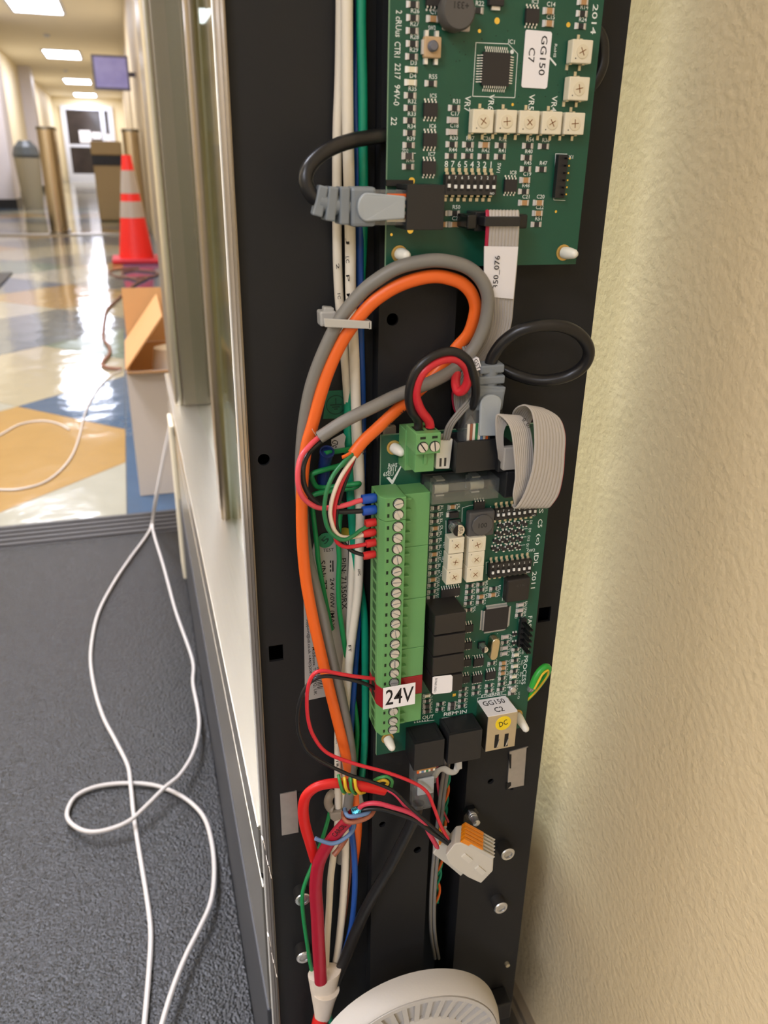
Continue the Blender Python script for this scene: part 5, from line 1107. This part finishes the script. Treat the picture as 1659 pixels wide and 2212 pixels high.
# earth wire coiled on the blue lug
single('earth_wire', [(765, 968, .3005), (740, 973, .2985), (715, 977, .2955), (702, 980, .2945)], .0011, 'green', 'short green wire entering the blue crimp lug', 'wire')
single('earth_wire', [(745, 1002, .2990), (733, 1006, .2970), (700, 1015, .2940), (676, 1023, .2935), (674, 1033, .2945), (683, 1050, .2960), (700, 1053, .2975), (730, 1050, .2965), (764, 1046, .2930), (776, 1045, .2935), (764, 1053, .2950), (730, 1058, .2955), (700, 1063, .2950), (680, 1068, .2950), (674, 1075, .2960), (674, 1090, .2985), (677, 1116, .2995), (681, 1149, .3000), (685, 1182, .3010), (688, 1215, .3015), (700, 1280, .3025), (716, 1360, .3030)], .0011, 'green', 'green earth wire zigzagging below the blue crimp lug', 'wire')
single('earth_wire', [(738, 1085, .3030), (733, 1130, .3025), (731, 1171, .3025), (733, 1208, .3025), (731, 1260, .3025), (733, 1313, .3025), (738, 1352, .3028), (743, 1385, .3030), (752, 1440, .3035), (766, 1520, .3035), (772, 1580, .3035), (768, 1660, .3035)], .0012, 'green', 'green wire running down over the grey rating label', 'wire')
cl = thing('crimp_lug', 'dark blue insulated crimp lug among the green wires', 'connector')
tube_mb(PP([(706, 978, .2945), (701, 1005, .2975), (696, 1052, .3005)]), .0026, 18, sub=5).build('sleeve', 'w_heatshrink', cl, smooth=True)
MB().lathe([(.0030, 0), (.0030, .0012), (.0024, .0012), (.0024, 0)], Q(706, 979, .2945), Q(708, 968, .2925)-Q(706, 979, .2945), 20).build('sleeve_rim', 'w_heatshrink', cl, smooth=True)
tg = tag(slab_px(((716, 950), (742, 936), (747, 943), (744, 958), (745, 968), (716, 972)), .2990, .0004, 'cloth_tag', 'label_grey'), 'torn pale cloth tag behind the stripped grey cable', 'tag')
mb = MB(); text_px(mb, '5D', (720, 966), (726, 951), .0026, .29895); mb.build('lettering', 'ink', tg)
# earth wire at the board edge
ew = thing('earth_wire', 'green and yellow earth wire bent at the lower board right edge', 'wire')
wire('green_side', [(1136, 1510, .2930), (1150, 1496, .2915), (1168, 1474, .2895), (1180, 1456, .2880), (1185, 1444, .2870), (1178, 1440, .2860), (1166, 1449, .2855), (1156, 1465, .2850), (1149, 1484, .2850)], .0016, 'earth', ew)
wire('yellow_stripe', [(1137, 1513, .2918), (1152, 1499, .2902), (1170, 1477, .2882), (1183, 1457, .2866), (1183, 1448, .2852), (1172, 1456, .2842), (1163, 1472, .2836), (1154, 1488, .2836)], .0006, 'yellow', ew)
MB().lathe([(.0017, 0), (.0017, .003), (.0013, .004)], Q(1150, 1483, .2850), Q(1142, 1492, .2875)-Q(1150, 1483, .2850), 14).build('crimp', 'chrome', ew, smooth=True)
# fine wires in the slot
gw = thing('grey_pair', 'pair of slim grey wires running down the dark slot', 'cable')
for dx in (-4, 4):
    wire('lead_wire', [(968+dx, 1625, .2900), (962+dx, 1670, .2950), (956+dx, 1712, .2980), (948+dx, 1787, .3000), (940+dx, 1862, .3010), (935+dx, 1930, .3020), (934+dx, 1990, .3040), (937+dx, 2030, .3080), (944+dx, 2070, .3160)], .0010, 'grey', gw)
single('pink_wire', [(945, 1640, .2900), (944, 1665, .2940), (946, 1700, .2990), (955, 1745, .3030), (968, 1775, .3060)], .0007, 'pink', 'fine pink wire behind the grey pair below the jacks', 'wire')
for k, (m, off) in enumerate((('teal', 0), ('teal', 2.1), ('orange', 4.2))):
    pts = []
    for i in range(26):
        f = i/25; x = 968-f*26+4.5*math.sin(f*26+off); y = 1665+f*(285 if m != 'orange' else 300); pts.append((x, y, .3120+.0012*math.cos(f*26+off)))
    single('twisted_wire', pts, .0008, m, ['dark teal fine wire twisted with an orange one in the slot', 'second teal fine wire wound around the orange one in slot', 'orange fine wire twisted among teal ones in the slot'][k], 'wire', sub=4, n=7)
# ------------------------------------------------------------------ ties, tape, labels, connectors
ct = thing('cable_tie', 'white cable tie base gripping the white, grey and orange cables', 'cable tie')
slab_px(((691, 673), (727, 672), (729, 700), (693, 707)), .2990, .0065, 'tie_head', 'tie', ct, bevel=.0008)
slab_px(((700, 663), (722, 665), (722, 675), (700, 675)), .3000, .004, 'tie_tail', 'tie', ct, bevel=.0005)
slab_px(((700, 688), (800, 694), (801, 711), (702, 707)), .2850, .0009, 'tie_band', 'tie', ct, bevel=.0003)
a = Q(801, 702, .2855)
MB().box((a.x-.0008, .2850, a.z-.0014), (a.x+.0001, .3055, a.z+.0014)).build('tie_band', 'tie', ct)
ct = thing('cable_tie', 'greyish cable tie mount around lower white cables', 'cable tie')
tube_mb(PP([(720, 1712, .3020), (712, 1720, .3005), (709, 1733, .3000), (713, 1745, .2995), (721, 1748, .2985)]), .0022, 10).build('tie_loop', 'tie_grey', ct, smooth=True)
slab_px(((714, 1758), (742, 1755), (742, 1768), (722, 1776), (714, 1770)), .2960, .0030, 'tie_head', 'tie_grey', ct, bevel=.0006)
slab_px(((774, 1716), (782, 1712), (787, 1738), (776, 1742)), .2990, .0030, 'tie_tail', 'tie_grey', ct, bevel=.0006)
ct = thing('cable_clip', 'pale clip holding the grey pair below the black jacks', 'cable clip')
tube_mb(PP([(938, 1678, .2900), (948, 1664, .2890), (960, 1661, .2885), (972, 1668, .2885), (984, 1666, .2890), (990, 1648, .2895)]), .0017, 10, flat=(1, .5)).build('clip_band', 'tie', ct, smooth=True)
slab_px(((984, 1640), (999, 1637), (999, 1662), (986, 1665)), .2880, .003, 'clip_head', 'tie', ct, bevel=.0006)
tp = thing('tape_wrap', 'white tape wrapped tightly around the bottom of the cable bundle', 'tape')
A = PP([(700, 2112, .2930), (700, 2150, .2940), (700, 2190, .2945)])
mb = tube_mb(PP([(701, 2100, .2925), (700, 2125, .2930), (699, 2150, .2935), (698, 2175, .2938), (697, 2205, .2940)]), .0092, 22, flat=(1.0, .58), taper=(1.0, .45)); mb.build('wrap', 'tape', tp, smooth=True)
mb = tube_mb(PP([(704, 2138, .2928), (701, 2160, .2932), (697, 2196, .2938)]), .0080, 22, flat=(.97, .80), taper=(.98, .60)); mb.build('outer_turn', 'tape', tp, smooth=True)
single('red_cable', [(694, 2195, .2940), (689, 2215, .2930), (684, 2260, .2930), (682, 2500, .2940), (690, 2800, .2960)], .0044, 'firered', 'red cable with black print emerging below the white tape')
single('green_cable', [(708, 2190, .2930), (716, 2215, .2935), (722, 2260, .2940), (718, 2500, .2970), (714, 2800, .2985)], .0018, 'teal', 'green cable emerging below the white tape')
# rating label and stickers on the black plate
rl = tag(slab_px(((656, 1300), (657, 1275), (680, 1165), (752, 1165), (750, 1400), (748, 1495), (665, 1513), (659, 1506)), YP-.0003, .0003, 'rating_label', 'label_grey'), 'grey rating label behind the orange and grey cables', 'label')
mb = MB(); yl = YP-.00035
for t_, p0, p1, h_ in (('P/N: 71350RX', (742, 1206), (744, 1316), .0024), ('24V 60W (MAX)', (716, 1249), (717, 1362), .0026), ('S/N: 77', (696, 1211), (701, 1274), .0026), ('support@idl.co.uk +44(0)208 8', (664, 1338), (671, 1462), .0017), ('Middlesex, TW1 7EQ, UK', (677, 1398), (681, 1501), .0017)):
    text_px(mb, t_, p0, p1, h_, yl)
text_px(mb, 'TEST', (698, 1189), (721, 1187), .0016, yl)
for k, (p0, p1) in enumerate((((719, 1211), (719, 1235)), ((714, 1211), (714, 1216)), ((714, 1220), (714, 1226)), ((714, 1230), (714, 1235)))):
    a, c = Q(*p0, yl), Q(*p1, yl); mb.box((a.x-.0003, yl, c.z), (a.x+.0003, yl+.0001, a.z))
for k in range(14):
    a = Q(692, 1440+k*3.6, yl); mb.box((a.x-.0015, yl, a.z-.0004*random.choice((.5, 1, 1))), (a.x+.0012, yl+.0001, a.z))
mb.build('lettering', 'ink', rl)
def disc(px, py, r, Y, name, m, label): q = Q(px, py, Y); return tag(MB().lathe([(r, 0), (r, .0002)], (q.x, Y, q.z), n=28).build(name, m), label, 'sticker')
d1 = disc(703, 1167, .0036, YP-.0004, 'test_sticker', 'sticker_green', 'round green test sticker at the top of rating label')
mb = MB(); text_px(mb, '5', (697, 1172), (708, 1161), .0030, YP-.00065); mb.build('handwriting', 'ink_green', d1)
disc(744, 1152, .0028, YP-.0004, 'round_sticker', 'sticker_mustard', 'round mustard yellow sticker above the rating label')
es = tag(slab_px(((706, 845), (750, 842), (748, 903), (698, 905)), YP-.0003, .0003, 'earth_sticker', 'sticker_dkgreen'), 'square green earth symbol sticker on black plate', 'sticker')
q = Q(725, 874, YP); mb = MB(); n = 28; yy = YP-.00036; r0, r1 = .0037, .0041
mb.add([(q.x+r*math.cos(2*math.pi*k/n), yy, q.z+r*math.sin(2*math.pi*k/n)) for r in (r0, r1) for k in range(n)], [(k, (k+1) % n, n+(k+1) % n, n+k) for k in range(n)])
for dx, dz, w_, h_ in ((0, .0015, .0002, .0013), (0, 0, .0024, .0003), (0, -.0009, .0016, .0003), (0, -.0018, .0008, .0003)): mb.box((q.x+dx-w_, yy, q.z+dz-h_), (q.x+dx+w_, yy+.00005, q.z+dz+h_))
mb.build('earth_symbol', 'ink_green', es)
# grey plastic stop above the lower board
tag(slab_px(((830, 923), (856, 920), (857, 948), (830, 950)), .2955, .0024, 'board_stop', 'tie_grey', bevel=.0004), 'small grey plastic stop at the lower board top edge', 'bracket')
# lever connectors
def c6(x, y): return 580+x/2.676, 1600+y/2.676
def lever_connector(face, Y, shift, Yb_, label, n_lev, iu0, iu1):
    t = thing('lever_connector', label, 'connector')
    P = [Q(*c6(*p), Y) for p in face]
    c0 = face[0]; E = Q(c6(*c0)[0]+shift[0], c6(*c0)[1]+shift[1], Yb_)-P[0]
    MB().prism(P, E).build('body', 'wago', t, bevel=.0006)
    A, B_ = P[iu0], P[iu1]; d = (B_-A); ctr = sum(P, Vector())/len(P); nrm = d.cross(E).normalized()
    if nrm.dot((A+B_)/2-ctr) < 0: nrm = -nrm
    for k in range(n_lev):
        f = (k+.5)/n_lev; w = E*(.42/n_lev)
        MB().obox(A+d*.26+E*f+nrm*.0010, d*.30, w, nrm*.0014).build('lever', 'wago_orange', t, bevel=.0003)
    for k in range(n_lev+1):
        f = min(max(k/n_lev, .03), .97); MB().obox(A+d*.58+E*f+nrm*.0006, d*.38, E*.03, nrm*.0012).build('rib', 'wago', t)
    return t, P, E
t, P, E_ = lever_connector([(1024, 662), (1075, 597), (1118, 590), (1225, 640), (1300, 688), (1296, 755), (1228, 826), (1150, 790), (1045, 715)], .2680, (4, -40), .2800, 'cream lever wire connector with orange levers hanging from red and black wires', 5, 2, 4)
mb = MB()
for p in ((1145, 675), (1222, 745)):
    q = Q(*c6(*p), .2680); u = (Q(*c6(p[0]+24, p[1]+20), .2680)-Q(*c6(p[0]-24, p[1]-20), .2680))*.5; v = Vector((-u.z, 0, u.x)).normalized()*.0013
    mb.obox(q, u*.85, v, Vector((0, .0009, 0)))
mb.build('test_slot', 'wago_slot', t)
lever_connector([(948, 655), (985, 606), (1030, 600), (1062, 640), (1128, 768), (1112, 786), (1040, 725)], .2835, (0, -36), .2925, 'second cream lever connector tucked behind the front one', 3, 1, 2)
# round vented detector at the bottom
dt = thing('vented_unit', 'round off white vented plastic unit at the pedestal bottom', 'vented unit', (.1030, YP, CAMH-.447))
MB().lathe([(.012, 0), (.012, .030), (.0500, .0315), (.0535, .0335), (.0532, .0385), (.0512, .0450), (.0495, .0462), (.0485, .0445)], (0, 0, 0), n=64).build('housing', 'detector', dt, smooth=True)
MB().lathe([(.0484, .0325), (.0300, .0327)], (0, 0, 0), n=48).build('inner_disc', 'detector_in', dt, smooth=True)
MB().lathe([(.0335, .032), (.0340, .0462), (.0325, .0475), (.0100, .0520)], (0, 0, 0), n=48).build('centre_dome', 'detector', dt, smooth=True)
nv = 40
vane = MB().box((-.0014, -.0468, .0330), (.0014, -.0322, .0487)); vme = shape(vane, 'detector')
for k in range(nv): place(vme, 'vane', dt, (0, 0, 0), (0, 2*math.pi*k/nv, 0))
MB().lathe([(.0490, .0440), (.0490, .0468), (.0468, .0470), (.0466, .0440)], (0, 0, 0), n=64).build('rim_ring', 'detector', dt, smooth=True)
